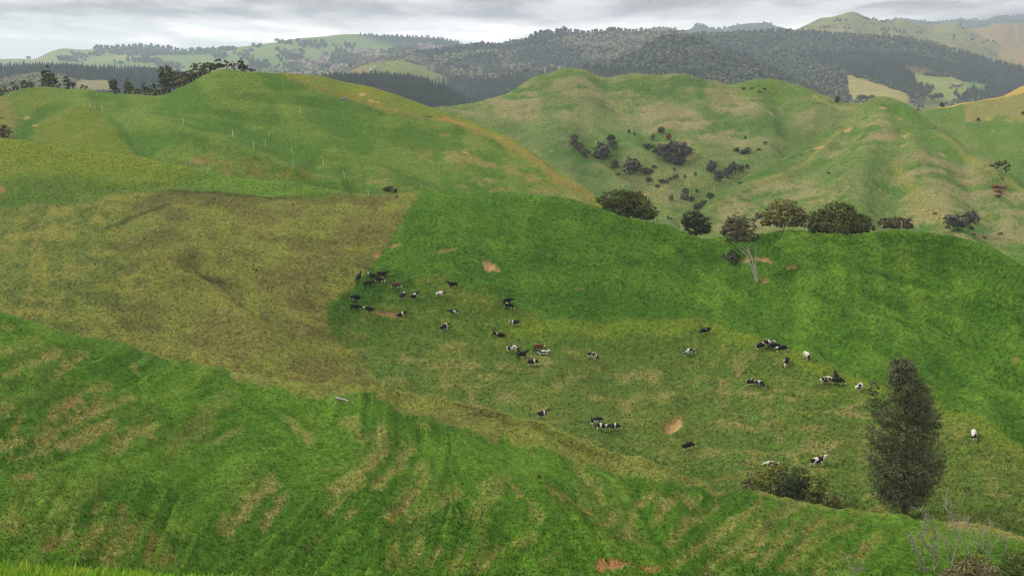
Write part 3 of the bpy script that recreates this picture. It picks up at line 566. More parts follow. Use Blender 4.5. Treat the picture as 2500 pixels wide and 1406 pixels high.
def paint_right_hill(px, py, P):
    ms = blank(px); wx, wy = warp(px, py, 44, 14)
    h1, h2, hv = lics(LIC_H, px, py), lics(LIC_H2, px, py), lics(LIC_V, px, py)
    f = fbm(px / 80, py / 60, 405, 4); g = fbm(px / 16, py / 8, 407, 4)
    gm = pal(100, 134, 70); gl = pal(118, 145, 82); gd = pal(84, 122, 58)
    c = base(px, gm); c = mixc(c, sstep(f, .45, .62) * .6, gl); c = mixc(c, sstep(g + h1 * .05, .45, .3) * .35, gd)
    reg = np.zeros(px.shape)
    for pl, k in [([(2060, 300), (2150, 290), (2200, 330), (2160, 370), (2080, 370), (2010, 380)], 1.), ([(1830, 430), (1960, 420), (2050, 470), (2000, 560), (1750, 580), (1750, 510)], .9), ([(2180, 390), (2330, 370), (2420, 430), (2520, 470), (2560, 640), (2240, 640), (2190, 500)], .95),
                  ([(2320, 330), (2400, 360), (2480, 420), (2400, 400)], .7), ([(1960, 360), (2020, 330), (2060, 330), (2000, 380)], .6), ([(2040, 440), (2120, 430), (2110, 520), (2040, 520)], .5)]:
        reg = np.maximum(reg, k * sstep(poly_sd(wx, wy, pl), -22, 22))
    reg = np.maximum(reg, .25); dd = reg * sstep(h1 * .42 + (g - .5) * 2.0 + lics(LIC_F, px, py) * .45 + (f - .5) + .35, -.5, 1.1)
    c = mixc(c, dd * .85, mixc(base(px, pal(160, 151, 124)), sstep(f, .45, .6) * .5, pal(144, 144, 104))); ms['dry'] = np.maximum(ms['dry'], dd)
    for pl, w, k, col in [([(2210, 262), (2250, 330), (2330, 380)], 34, .7, pal(104, 148, 64)), ([(2060, 310), (2000, 365), (1900, 425), (1800, 475), (1700, 545)], 5, .75, pal(150, 152, 94)), ([(1990, 345), (1900, 400), (1810, 450), (1720, 515)], 24, .5, gd), ([(2140, 290), (2060, 360), (1960, 440)], 14, .4, gl),
                          ([(2180, 400), (2220, 450), (2260, 520), (2310, 580)], 22, .6, pal(146, 148, 84)), ([(2300, 330), (2370, 390), (2440, 430), (2520, 480)], 9, .7, pal(152, 156, 88)), ([(2140, 380), (2130, 450), (2150, 540)], 26, .5, gm), ([(2000, 480), (1900, 540), (1850, 600)], 5, .5, TAN), ([(2300, 560), (2340, 500), (2330, 430)], 16, .4, gl)]:
        c = mixc(c, sstep(line_d(wx, wy, pl), w, w * .25) * k, col)
    c = mixc(c, sstep(poly_sd(wx, wy, [(2410, 612), (2460, 590), (2530, 570), (2700, 560), (2700, 800), (2500, 680)]), -4, 8) * .9, pal(98, 136, 58))
    L = [(2155, 275, 10, 2, -10, SOIL, .9), (2196, 292, 10, 2, -6, SOIL, .9), (2072, 312, 12, 3, -22, SOIL, .9), (2212, 330, 10, 4, -20, SOIL, 1), (2000, 356, 22, 2.5, -8, SOIL, .8), (2225, 300, 4, 2, 0, STRAW, .7), (2205, 356, 10, 3, -10, SOIL, .7), (2300, 377, 9, 4, 30, SOIL, 1), (2027, 297, 8, 2, 0, SOIL, .7),
         (2150, 410, 8, 1.5, 0, STRAW, .8), (2165, 418, 10, 1.5, 0, STRAW, .7), (2160, 460, 18, 2, 4, STRAW, .9), (2140, 439, 6, 1.5, 0, STRAW, .7), (2300, 418, 8, 2, 0, SOIL, .7), (2100, 480, 5, 1.5, 0, STRAW, .7), (2320, 640, 10, 2, 0, STRAW, .5), (1860, 480, 4, 6, 0, TAN, .4),
         (2440, 452, 22, 7, 4, SOIL_R * .7, .7), (2440, 466, 18, 5, 0, SOIL_R * .7, .6)]
    rr = random.Random(34)
    for _ in range(70): L.append((rr.uniform(1900, 2480), rr.uniform(290, 590), rr.uniform(2, 6), rr.uniform(1, 2), rr.uniform(-10, 10), STRAW, .45))
    for _ in range(30): L.append((rr.uniform(1800, 2060), rr.uniform(420, 560), rr.uniform(4, 16), rr.uniform(1, 2), -30, DARK, .5))
    c = scars(px, py, c, ms, L)
    return c, ms

def paint_corner_hill(px, py, P):
    ms = blank(px); wx, wy = warp(px, py, 40, 10); f = fbm(px / 60, py / 40, 505, 4); g = fbm(px / 16, py / 8, 507, 4); h1 = lics(LIC_H, px, py)
    c = base(px, pal(104, 136, 66)); c = mixc(c, sstep(f, .4, .62) * .6, pal(124, 142, 80))
    tn = sstep(poly_sd(wx, wy, [(2352, 258), (2440, 235), (2540, 225), (2560, 300), (2450, 285), (2360, 300)]), -3, 4)
    c = mixc(c, tn * .85, pal(146, 142, 92)); ms['dry'] = tn * .7
    c = mixc(c, sstep(line_d(wx, wy, [(2360, 300), (2440, 310), (2540, 300)]), 6, 2) * .5, pal(90, 130, 60))
    tr = sstep(line_d(px, py, [(2255, 262), (2340, 252), (2420, 236), (2445, 230)]), 4.2, 1.5); tr = np.maximum(tr, sstep(poly_sd(wx, wy, [(2448, 232), (2470, 214), (2560, 188), (2560, 222), (2480, 230)]), -3, 3))
    c = mixc(c, tr, pal(205, 176, 112)); ms['soil'] = tr
    dd = sstep(h1 * .2 + (g - .5) * 3, .2, 1.2) * .5 * (py > 300); c = mixc(c, dd, TAN); ms['dry'] = np.maximum(ms['dry'], dd)
    c = scars(px, py, c, ms, [(2412, 290, 13, 3.5, -4, STRAW, .9), (2462, 293, 12, 3, 0, STRAW, .8), (2424, 318, 6, 2, 0, STRAW, .6), (2218, 232, 3, 2, 0, STRAW, .6)])
    return c, ms
def flat_paint(fn):
    def f(px, py, P):
        ms = blank(px); return fn(px, py), ms
    return f
def bumps_far(amp, size):
    def f(px, py, P, ms):
        x, y = P[..., 0], P[..., 1]
        return (fbm(x / size, y / size, 651, 5) - 0.5) * amp
    return f
FWOOD = pal(56, 68, 44)                                      # leaf litter and undergrowth below the far woods
def paint_plateau(px, py):
    wx, wy = warp(px, py, 60, 8, 71); f = fbm(px / 40, py / 12, 605, 4)
    c = base(px, pal(120, 150, 72)); c = mixc(c, sstep(f, .4, .62) * .6, pal(146, 160, 92))
    for pl, k, col in [([(0, 150), (110, 132), (260, 118), (180, 158), (60, 160)], .7, pal(160, 158, 104)), ([(200, 145), (300, 130), (420, 140), (280, 150)], .6, pal(180, 172, 120)), ([(540, 150), (700, 160), (900, 150), (1100, 130), (1100, 200), (800, 215), (560, 190)], .6, pal(128, 120, 84)),
                       ([(780, 160), (900, 140), (1000, 150), (960, 170), (820, 185)], .7, pal(170, 140, 118)), ([(860, 85), (960, 82), (1110, 95), (1110, 110), (960, 112)], .8, FWOOD)]:
        c = mixc(c, sstep(poly_sd(wx, wy, pl), -8, 8) * k, col)
    return c
def paint_belt(px, py):
    wx, wy = warp(px, py, 40, 6, 73); c = base(px, FWOOD)
    c = mixc(c, sstep(poly_sd(wx, wy, [(-300, 230), (0, 190), (60, 176), (110, 172), (185, 192), (230, 230)]), -4, 4) * .9, mixc(base(px, pal(128, 128, 98)), sstep(fbm(px / 6, py / 3, 9, 2), .5, .6) * .7, pal(80, 84, 60)))
    return mixc(c, sstep(poly_sd(wx, wy, [(180, 215), (195, 196), (265, 197), (280, 230)]), -3, 3), pal(160, 152, 118))
def paint_wood(px, py):
    return mixc(base(px, FWOOD), sstep(fbm(px / 30, py / 12, 75, 3), .45, .65) * .6, pal(88, 92, 60))
def paint_valley(px, py):
    wx, wy = warp(px, py, 40, 5, 77); c = paint_wood(px, py)
    for pl, col in [(FIELD_A, pal(176, 166, 116)), (FIELD_B, pal(156, 168, 108)), (FIELD_C, pal(128, 158, 90))]:
        c = mixc(c, sstep(poly_sd(wx, wy, pl), -2, 2), col)
    c = mixc(c, sstep(poly_sd(wx, wy, [(1990, 160), (2020, 160), (2060, 185), (2080, 240), (2040, 240)]), -8, 8) * .5, pal(140, 132, 110))
    c = mixc(c, sstep(poly_sd(wx, wy, [(2200, 164), (2260, 170), (2290, 185), (2240, 182)]), -3, 3) * .8, pal(140, 116, 96))
    return mixc(c, sstep(poly_sd(wx, wy, [(2040, 245), (2260, 245), (2500, 230), (2500, 330), (2040, 330)]), -8, 8) * .8, pal(130, 142, 96))
FIELD_A = [(2066, 184), (2078, 185), (2100, 192), (2160, 208), (2215, 232), (2228, 245), (2180, 246), (2120, 240), (2085, 242), (2070, 228)]
FIELD_B = [(2226, 178), (2262, 188), (2290, 190), (2325, 186), (2362, 206), (2366, 222), (2330, 240), (2262, 244), (2282, 212), (2240, 200)]
FIELD_C = [(2350, 200), (2380, 199), (2412, 206), (2408, 212), (2390, 220), (2365, 214)]
def paint_peaks(px, py):
    c = mixc(base(px, pal(132, 142, 82)), sstep(fbm(px / 30, py / 14, 81, 4), .42, .6) * .7, pal(160, 150, 98))
    return mixc(c, sstep(fbm(px / 9, py / 5, 83, 3), .6, .68) * .5, FWOOD)
def paint_tanhills(px, py):
    c = mixc(base(px, pal(168, 140, 104)), sstep(fbm(px / 24, py / 12, 85, 4), .45, .6) * .7, pal(150, 142, 92))
    return mixc(c, sstep(fbm(px / 14, py / 7, 87, 3), .58, .68) * .5, pal(100, 90, 74))
def paint_blue(px, py):
    return mixc(base(px, FWOOD), sstep(fbm(px / 24, py / 10, 89, 4), .5, .66) * .6, pal(110, 130, 80))
def paint_mound(px, py):
    c = mixc(base(px, pal(140, 152, 92)), sstep(fbm(px / 10, py / 5, 91, 3), .5, .62) * .6, pal(120, 122, 84))
    return mixc(c, sstep(poly_sd(px, py, [(860, 172), (890, 165), (900, 180), (870, 185)]), -3, 3) * .7, pal(176, 130, 104))

# ------------------------------------------------------------------ the land: one structure for each hill
A_SIL = [(-320, 690, 126), (0, 757, 120), (100, 790, 119), (200, 822, 118.5), (330, 846, 118), (440, 880, 117), (560, 908, 115), (680, 927, 113), (760, 938, 112), (820, 936, 112), (870, 922, 112.5), (920, 932, 112), (1000, 966, 110), (1100, 981, 108.5), (1180, 991, 107), (1250, 1014, 105),
         (1330, 1027, 104), (1400, 1060, 101), (1450, 1080, 100), (1500, 1101, 98), (1560, 1125, 96), (1620, 1141, 94), (1700, 1175, 92), (1760, 1196, 91), (1850, 1202, 89), (1900, 1216, 88), (1960, 1228, 86), (2050, 1241, 84.5), (2200, 1256, 82), (2280, 1266, 80), (2350, 1276, 78), (2420, 1291, 76), (2500, 1316, 73), (2800, 1385, 66)]
A_CTL = [(-300, 1000, 90), (-300, 1400, 46), (0, 850, 108), (0, 900, 99), (0, 1000, 88), (0, 1100, 78), (0, 1300, 56), (0, 1400, 46), (0, 1480, 38), (300, 950, 102), (300, 1050, 90), (300, 1150, 77), (300, 1350, 50), (300, 1480, 38), (600, 1000, 102), (560, 1120, 86), (600, 1300, 60), (600, 1400, 49), (480, 1230, 69), (900, 1000, 103), (900, 1100, 86), (900, 1250, 64), (900, 1400, 48), (900, 1490, 40),
         (1050, 1090, 92), (1200, 1100, 93), (1250, 1170, 79), (1200, 1300, 58), (1200, 1400, 47), (1450, 1180, 88), (1450, 1270, 68), (1450, 1350, 55), (1500, 1430, 47), (1700, 1250, 79), (1700, 1330, 66), (1700, 1400, 55), (2000, 1280, 75), (2000, 1350, 62), (2000, 1420, 52), (2300, 1320, 69), (2300, 1400, 54), (2500, 1370, 63), (2500, 1430, 54), (2700, 1450, 52)]
B_SIL = [(-320, 300, 320), (0, 340, 300), (100, 350, 295), (250, 364, 285), (350, 379, 277), (420, 396, 270), (490, 421, 264), (560, 436, 263), (640, 447, 262), (760, 458, 262), (830, 464, 262), (900, 470, 260), (1010, 470, 255), (1100, 467, 251), (1250, 470, 245), (1330, 477, 242), (1400, 488, 240), (1450, 504, 238), (1500, 520, 235), (1600, 548, 230), (1700, 570, 225), (1750, 576, 222),
         (1850, 577, 217), (2000, 572, 212), (2100, 565, 208), (2200, 560, 206), (2250, 562, 204), (2300, 572, 202), (2400, 600, 198), (2450, 622, 194), (2500, 652, 190), (2600, 700, 184), (2800, 780, 174)]
B_CTL = [(-300, 600, 240), (-300, 900, 195), (0, 400, 284), (0, 480, 264), (0, 600, 236), (0, 740, 212), (0, 900, 190), (300, 430, 268), (300, 480, 254), (300, 620, 225), (300, 800, 200), (300, 900, 190), (600, 462, 256), (600, 483, 249), (600, 520, 243), (600, 640, 222), (600, 780, 204), (600, 930, 185), (440, 640, 223), (520, 700, 217), (900, 490, 250), (900, 620, 228), (900, 760, 212), (900, 900, 196), (900, 1000, 182),
         (1200, 520, 238), (1200, 640, 224), (1200, 760, 212), (1200, 880, 198), (1200, 1000, 182), (1200, 1100, 165), (1500, 580, 229), (1500, 700, 217), (1500, 800, 206), (1500, 900, 194), (1500, 1050, 170), (1500, 1150, 152), (1800, 620, 217), (1800, 740, 206), (1800, 830, 194), (1800, 950, 180), (1800, 1100, 155), (1800, 1200, 138),
         (2100, 620, 204), (2100, 750, 192), (2100, 860, 181), (2100, 935, 171), (2100, 1050, 154), (2100, 1250, 126), (2300, 640, 199), (2300, 800, 185), (2300, 940, 169), (2300, 1010, 159), (2300, 1150, 140), (2300, 1300, 117), (2500, 720, 183), (2500, 900, 167), (2500, 1050, 151), (2500, 1120, 142), (2500, 1250, 125), (2500, 1400, 105), (2750, 1100, 140), (2750, 1400, 104)]
C_SIL = [(-420, 262, 420), (-60, 240, 412), (0, 236, 410), (30, 222, 405), (100, 217, 400), (170, 216, 398), (250, 221, 395), (340, 228, 392), (380, 227, 390), (410, 221, 387), (450, 206, 384), (500, 184, 380), (540, 172, 378), (575, 175, 378), (610, 178, 379), (680, 181, 384), (700, 179, 386), (740, 182, 388), (800, 190, 390), (860, 200, 392), (900, 207, 392), (950, 223, 390), (1000, 243, 385), (1050, 262, 380), (1100, 278, 372),
         (1150, 295, 365), (1200, 316, 356), (1250, 341, 348), (1300, 374, 338), (1350, 408, 330), (1400, 440, 322), (1450, 473, 315), (1550, 535, 305), (1700, 640, 290), (1900, 800, 280)]
C_CTL = [(-300, 330, 360), (-300, 380, 330), (0, 280, 380), (0, 330, 348), (100, 345, 340), (100, 270, 375), (60, 310, 355), (160, 256, 374), (160, 275, 366), (160, 330, 345), (300, 260, 372), (300, 330, 340), (300, 370, 325), (540, 230, 358), (540, 300, 337), (540, 360, 321), (460, 325, 333), (620, 372, 314), (600, 420, 308), (740, 412, 305), (700, 360, 325), (740, 445, 303), (820, 462, 300), (800, 260, 362), (800, 350, 332), (800, 420, 313),
         (1000, 330, 350), (1000, 400, 327), (1000, 460, 309), (900, 440, 311), (1200, 400, 331), (1200, 460, 312), (1350, 465, 313), (1150, 330, 356), (1300, 440, 320)]
D_SIL = [(620, 500, 560), (900, 345, 590), (1000, 290, 610), (1060, 263, 620), (1100, 256, 625), (1150, 250, 630), (1220, 230, 638), (1280, 201, 645), (1310, 187, 648), (1330, 182, 650), (1380, 181, 650), (1450, 183, 650), (1520, 182, 648), (1560, 180, 645), (1600, 181, 640), (1660, 193, 640), (1720, 197, 642), (1780, 206, 645), (1810, 202, 650), (1850, 190, 655), (1880, 188, 655), (1920, 195, 650), (1950, 206, 645), (2000, 223, 635),
         (2050, 242, 625), (2120, 266, 610), (2250, 340, 590), (2420, 430, 570)]
D_CTL = [(1000, 400, 540), (1100, 300, 595), (1200, 300, 592), (1200, 400, 530), (1300, 300, 592), (1300, 420, 518), (1400, 250, 612), (1400, 350, 553), (1400, 450, 500), (1450, 500, 480), (1480, 300, 592), (1480, 390, 542), (1550, 260, 602), (1560, 330, 562), (1600, 410, 520), (1560, 480, 492), (1650, 300, 585), (1650, 400, 532), (1650, 500, 475), (1640, 560, 450), (1800, 280, 600), (1800, 350, 560), (1800, 420, 522),
         (1880, 240, 622), (1900, 320, 580), (2000, 280, 605), (2000, 350, 570), (1940, 290, 592)]
E_SIL = [(1420, 770, 415), (1500, 705, 420), (1600, 620, 430), (1650, 572, 440), (1700, 517, 450), (1750, 477, 460), (1800, 442, 470), (1850, 413, 480), (1900, 386, 490), (1950, 360, 500), (1990, 336, 508), (2040, 305, 517), (2080, 278, 525), (2105, 262, 527), (2130, 254, 528), (2170, 247, 528), (2200, 252, 524), (2230, 263, 520), (2270, 290, 512), (2330, 334, 495), (2380, 367, 481), (2420, 394, 470), (2500, 445, 450), (2650, 530, 425), (2860, 650, 400)]
E_CTL = [(2100, 330, 490), (2170, 320, 488), (2170, 420, 440), (2170, 520, 397), (2170, 600, 366), (2000, 400, 468), (2000, 500, 415), (2000, 580, 385), (1900, 440, 462), (1850, 490, 442), (1850, 560, 405), (2300, 380, 462), (2350, 430, 438), (2350, 520, 392), (2350, 600, 352), (2500, 500, 417), (2500, 600, 352), (2500, 660, 325), (1750, 540, 430), (1700, 600, 410), (2700, 640, 340)]
F_SIL = [(2000, 330, 720), (2100, 300, 705), (2200, 276, 692), (2260, 263, 690), (2300, 256, 690), (2350, 248, 690), (2400, 240, 688), (2450, 228, 680), (2475, 217, 675), (2500, 208, 670), (2600, 185, 665), (2900, 150, 660)]
F_CTL = [(2300, 330, 630), (2400, 330, 622), (2500, 330, 602), (2300, 420, 560), (2500, 440, 550), (2400, 280, 655), (2500, 270, 640), (2800, 350, 600)]

M_NEAR = ground_mat('near_pasture', 0.36, 0.62, 0.9, 0.8)
M_MIDP = ground_mat('grazed_pasture', 0.62, 0.62, 1.0, 0.75)
M_HILLP = ground_mat('hill_pasture', 0.9, 0.46, 0.9, 0.7)
M_FARP = ground_mat('distant_pasture', 1.15, 0.5, 0.9, 0.8)
M_FAR = ground_mat('faraway_land', 14.0, 0.25, 0.6, 0.2)
DX = 4
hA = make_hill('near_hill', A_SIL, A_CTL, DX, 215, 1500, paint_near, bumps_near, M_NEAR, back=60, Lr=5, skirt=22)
B_BOT = [(s[0], s[1] + 110) for s in A_SIL]
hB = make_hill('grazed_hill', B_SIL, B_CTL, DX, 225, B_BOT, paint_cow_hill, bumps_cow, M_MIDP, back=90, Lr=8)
hC = make_hill('long_green_hill', C_SIL, C_CTL, 5, 130, [(-420, 420), (490, 470), (1400, 530), (1900, 860)], paint_left_hill, bumps_mid(.45, [([(330, 300), (440, 320), (560, 365), (680, 405), (760, 438), (830, 465)], 22, 2.0), ([(500, 330), (600, 360), (700, 390)], 30, 0), ([(720, 320), (800, 350), (880, 400), (960, 460)], 45, 1.4), ([(560, 250), (640, 320), (760, 400)], 40, -1.5), ([(255, 270), (310, 330), (350, 380)], 26, -1.2), ([(160, 262), (250, 275), (290, 310)], 20, .8), ([(1000, 300), (1150, 380), (1250, 460)], 60, 1.0), ([(1090, 300), (1230, 350), (1370, 442), (1450, 476)], 14, .9), ([(60, 345), (75, 300), (160, 255)], 12, -.8)]), M_HILLP, back=120, Lr=10)
hD = make_hill('patchy_hill', D_SIL, D_CTL, 5, 120, [(620, 560), (2420, 620)], paint_mid_hill, bumps_mid(.8, [([(1480, 200), (1530, 260), (1590, 340), (1640, 420)], 46, -3.), ([(1400, 200), (1390, 290), (1370, 350)], 55, 2.5), ([(1610, 215), (1700, 255), (1850, 320)], 36, -2.2), ([(1650, 190), (1760, 265), (1870, 330)], 40, 2.), ([(1900, 235), (1930, 300), (1990, 330)], 34, -3.), ([(1360, 345), (1460, 412), (1540, 460)], 22, 2.5), ([(1420, 350), (1500, 400), (1580, 440)], 26, -3.), ([(1540, 330), (1600, 385), (1640, 415)], 24, 2.2), ([(1800, 237), (1900, 236), (1990, 232)], 10, -.8), ([(1250, 230), (1230, 300), (1260, 380)], 60, -2.), ([(1560, 480), (1640, 520), (1700, 570)], 24, -2.)]), M_FARP, back=200, Lr=16)
hE = make_hill('pointed_hill', E_SIL, E_CTL, 5, 120, [(1420, 820), (1700, 640), (2200, 620), (2500, 700), (2860, 860)], paint_right_hill, bumps_mid(.7, [([(2060, 305), (2000, 365), (1900, 425), (1800, 475), (1700, 545)], 16, 1.6), ([(2060, 330), (1960, 420), (1860, 500), (1800, 570)], 40, -2.2), ([(2150, 262), (2120, 360), (2090, 480), (2060, 580)], 50, 2.5), ([(2190, 300), (2180, 420), (2170, 560)], 46, -2.2), ([(2200, 290), (2260, 400), (2300, 500), (2340, 600)], 44, 2.5), ([(2240, 300), (2340, 420), (2420, 540)], 36, -2.), ([(2300, 330), (2400, 400), (2500, 470)], 16, 1.2)]), M_FARP, back=200, Lr=14)
hF = make_hill('track_hill', F_SIL, F_CTL, 6, 60, [(2000, 480), (2900, 560)], paint_corner_hill, bumps_mid(.8), M_FARP, back=220, Lr=16)
far = {}
def far_hill(key, sil, ctl, ybot, paint, amp, size, dx=8, rows=34, back=500, Lr=60):
    far[key] = make_hill(key, sil, ctl, dx, rows, ybot, flat_paint(paint), bumps_far(amp, size), M_FAR, back=back, Lr=Lr, skirt=200)
far_hill('pine_hill', [(560, 260, 1500), (620, 222, 1500), (700, 203, 1500), (760, 195, 1500), (830, 186, 1500), (900, 184, 1500), (960, 184, 1500), (1010, 190, 1500), (1060, 206, 1495), (1100, 222, 1490), (1150, 252, 1480), (1200, 290, 1470), (1300, 360, 1450)], [(700, 300, 1200), (950, 280, 1200), (1100, 300, 1280)], 330, paint_wood, 6, 60)
far_hill('pine_belt_hill', [(-320, 172, 2100), (0, 164, 2000), (50, 161, 2000), (150, 160, 2000), (250, 168, 2000), (380, 174, 2000), (500, 188, 2000), (620, 230, 1950), (760, 290, 1900)], [(0, 215, 1600), (200, 225, 1550), (400, 230, 1600)], 260, paint_belt, 8, 90)
far_hill('valley_mound', [(780, 200, 2300), (860, 172, 2300), (900, 158, 2300), (930, 152, 2300), (980, 152, 2300), (1015, 160, 2290), (1080, 185, 2280), (1180, 240, 2250)], [(900, 200, 2050), (1000, 210, 2050)], 250, paint_mound, 6, 70)
far_hill('farmland_plateau', [(-320, 152, 5300), (0, 147, 5200), (50, 146, 5200), (75, 148, 5200), (100, 141, 5100), (115, 133, 5000), (160, 121, 5000), (200, 124, 5000), (250, 121, 5000), (330, 116, 5000), (400, 119, 5000), (440, 125, 5000), (520, 122, 5000), (560, 116, 5000), (640, 109, 5000), (760, 94, 5000), (880, 86, 5000), (960, 88, 4950), (1050, 92, 4900), (1110, 100, 4800), (1180, 116, 4700), (1320, 160, 4500)],
         [(0, 165, 4200), (0, 190, 3400), (300, 150, 4300), (300, 190, 3300), (600, 140, 4300), (600, 190, 3200), (900, 130, 4300), (900, 170, 3300), (900, 230, 2700), (1100, 160, 3600)], 250, paint_plateau, 22, 420, dx=8, rows=46)
far_hill('bush_ridge', [(780, 230, 2900), (860, 165, 3000), (930, 138, 3050), (1000, 124, 3100), (1100, 114, 3150), (1180, 104, 3200), (1250, 98, 3200), (1300, 90, 3200), (1330, 88, 3200), (1380, 86, 3200), (1450, 90, 3200), (1550, 88, 3200), (1640, 84, 3200), (1760, 110, 3100), (1900, 170, 3000)],
         [(1000, 200, 2300), (1100, 160, 2700), (1250, 160, 2600), (1250, 240, 1800), (1450, 150, 2600), (1450, 200, 2050), (1600, 150, 2600), (1100, 235, 1900)], 290, paint_wood, 46, 240, rows=50)
far_hill('bush_hill', [(1260, 230, 1950), (1380, 178, 2000), (1480, 160, 2050), (1560, 134, 2100), (1620, 97, 2150), (1680, 95, 2150), (1720, 106, 2120), (1780, 132, 2080), (1860, 165, 2000), (1980, 215, 1900), (2080, 262, 1850)], [(1450, 220, 1700), (1650, 160, 1850), (1650, 220, 1500), (1850, 220, 1650)], 270, paint_wood, 34, 160, rows=46)
far_hill('bush_mountain', [(1480, 190, 2700), (1640, 110, 2800), (1700, 92, 2850), (1780, 84, 2900), (1850, 78, 2900), (1900, 74, 2900), (2000, 81, 2900), (2100, 86, 2900), (2250, 103, 2900), (2330, 122, 2850), (2420, 150, 2750), (2500, 175, 2650), (2700, 240, 2500), (2900, 300, 2400)],
         [(1750, 150, 2450), (1900, 150, 2500), (2100, 140, 2500), (2100, 180, 2150), (2100, 240, 1800), (2300, 160, 2450), (2300, 190, 2150), (2300, 240, 1850), (2450, 220, 2200), (2500, 260, 1900), (2000, 210, 2000)], 310, paint_valley, 30, 220, rows=60)
far_hill('bare_peaks', [(1780, 160, 4100), (1900, 90, 4200), (1950, 70, 4200), (1980, 56, 4200), (2010, 45, 4200), (2030, 43, 4200), (2055, 36, 4200), (2080, 30, 4200), (2100, 35, 4200), (2120, 43, 4200), (2150, 47, 4200), (2200, 44, 4200), (2240, 53, 4200), (2280, 66, 4150), (2330, 62, 4100), (2360, 72, 4100), (2420, 95, 4000), (2560, 160, 3900)], [(2000, 90, 3600), (2200, 95, 3600)], 150, paint_peaks, 44, 260)
far_hill('tan_hills', [(2180, 160, 4700), (2260, 112, 4700), (2330, 92, 4700), (2400, 78, 4700), (2440, 70, 4700), (2500, 74, 4700), (2650, 60, 4700), (2900, 70, 4700)], [(2400, 120, 3900), (2500, 160, 3300), (2700, 150, 3400)], 200, paint_tanhills, 110, 420)
far_hill('blue_range', [(1320, 130, 6500), (1450, 100, 6500), (1520, 84, 6500), (1560, 76, 6500), (1600, 68, 6500), (1650, 72, 6500), (1684, 73, 6500), (1694, 61, 6500), (1716, 60, 6500), (1728, 72, 6500), (1760, 74, 6500), (1800, 64, 6500), (1860, 58, 6500), (1890, 63, 6500), (1960, 85, 6500), (2100, 140, 6500)], [(1700, 100, 5600)], 140, paint_blue, 40, 400)
far_hill('blue_mountains', [(1980, 110, 7600), (2120, 70, 7600), (2160, 52, 7600), (2200, 44, 7600), (2280, 46, 7600), (2340, 46, 7600), (2400, 46, 7600), (2440, 35, 7600), (2500, 36, 7600), (2700, 28, 7600), (2900, 40, 7600)], [(2400, 80, 6200), (2700, 90, 6000)], 130, paint_blue, 60, 500)
# valley floor under everything
vf = []
rad = [0.0, 40, 120, 400, 1500, 4000, 8150]
ang = np.linspace(0, 2 * math.pi, 49)[:-1]
V = [(0, 0, CZ - 175)] + [(r * math.cos(a), r * math.sin(a), CZ - 175 - (r / 8150) * 5) for r in rad[1:] for a in ang]
n = len(ang); T = [(0, 1 + k, 1 + (k + 1) % n) for k in range(n)]
Q = [(1 + (j * n) + k, 1 + (j + 1) * n + k, 1 + (j + 1) * n + (k + 1) % n, 1 + j * n + (k + 1) % n) for j in range(len(rad) - 2) for k in range(n)]
tag(obj('ground', mesh_np('ground', V, [np.array(T), np.array(Q)], M_FAR, True, np.tile(pal(110, 130, 70), (len(V), 1)), {'dry': np.zeros(len(V)), 'soil': np.zeros(len(V))})), kind='structure')

# ------------------------------------------------------------------ plants: materials and builders
def leaf_mat(name, col, spread=0.45, hue=0.03, rough=0.7):
    m, nt, b = node_mat(name); L = nt.links.new
    g = N(nt, 'ShaderNodeNewGeometry')
    r = N(nt, 'ShaderNodeMapRange', **{'To Min': 1 - spread, 'To Max': 1 + spread}); L(g.outputs['Random Per Island'], r.inputs['Value'])
    tc = N(nt, 'ShaderNodeTexCoord'); n = N(nt, 'ShaderNodeTexNoise', Scale=0.9, Detail=3.0); L(tc.outputs['Object'], n.inputs['Vector'])
    r2 = N(nt, 'ShaderNodeMapRange', **{'From Min': 0.3, 'From Max': 0.7, 'To Min': 0.75, 'To Max': 1.25}); L(n.outputs['Fac'], r2.inputs['Value'])
    mu = N(nt, 'ShaderNodeMath', operation='MULTIPLY'); L(r.outputs[0], mu.inputs[0]); L(r2.outputs[0], mu.inputs[1])
    rh = N(nt, 'ShaderNodeMapRange', **{'To Min': 0.5 - hue, 'To Max': 0.5 + hue}); L(n.outputs['Fac'], rh.inputs['Value'])
    hs = N(nt, 'ShaderNodeHueSaturation', Color=(*col, 1)); L(mu.outputs[0], hs.inputs['Value']); L(rh.outputs[0], hs.inputs['Hue'])
    L(hs.outputs[0], b.inputs['Base Color']); b.inputs['Roughness'].default_value = 0.85; b.inputs['Specular IOR Level'].default_value = 0.08; hs.inputs['Saturation'].default_value = 1.25
    return m
def wood_mat(name, col, col2, scale=6.0):
    m, nt, b = node_mat(name); L = nt.links.new
    tc = N(nt, 'ShaderNodeTexCoord'); n = N(nt, 'ShaderNodeTexNoise', Scale=scale, Detail=5.0, Roughness=0.65); L(tc.outputs['Object'], n.inputs['Vector'])
    r = N(nt, 'ShaderNodeMapRange', **{'From Min': 0.38, 'From Max': 0.62}); L(n.outputs['Fac'], r.inputs['Value'])
    mx = N(nt, 'ShaderNodeMix', data_type='RGBA'); L(r.outputs[0], mx.inputs[0]); mx.inputs[6].default_value = (*col, 1); mx.inputs[7].default_value = (*col2, 1)
    L(mx.outputs[2], b.inputs['Base Color'])
    return m
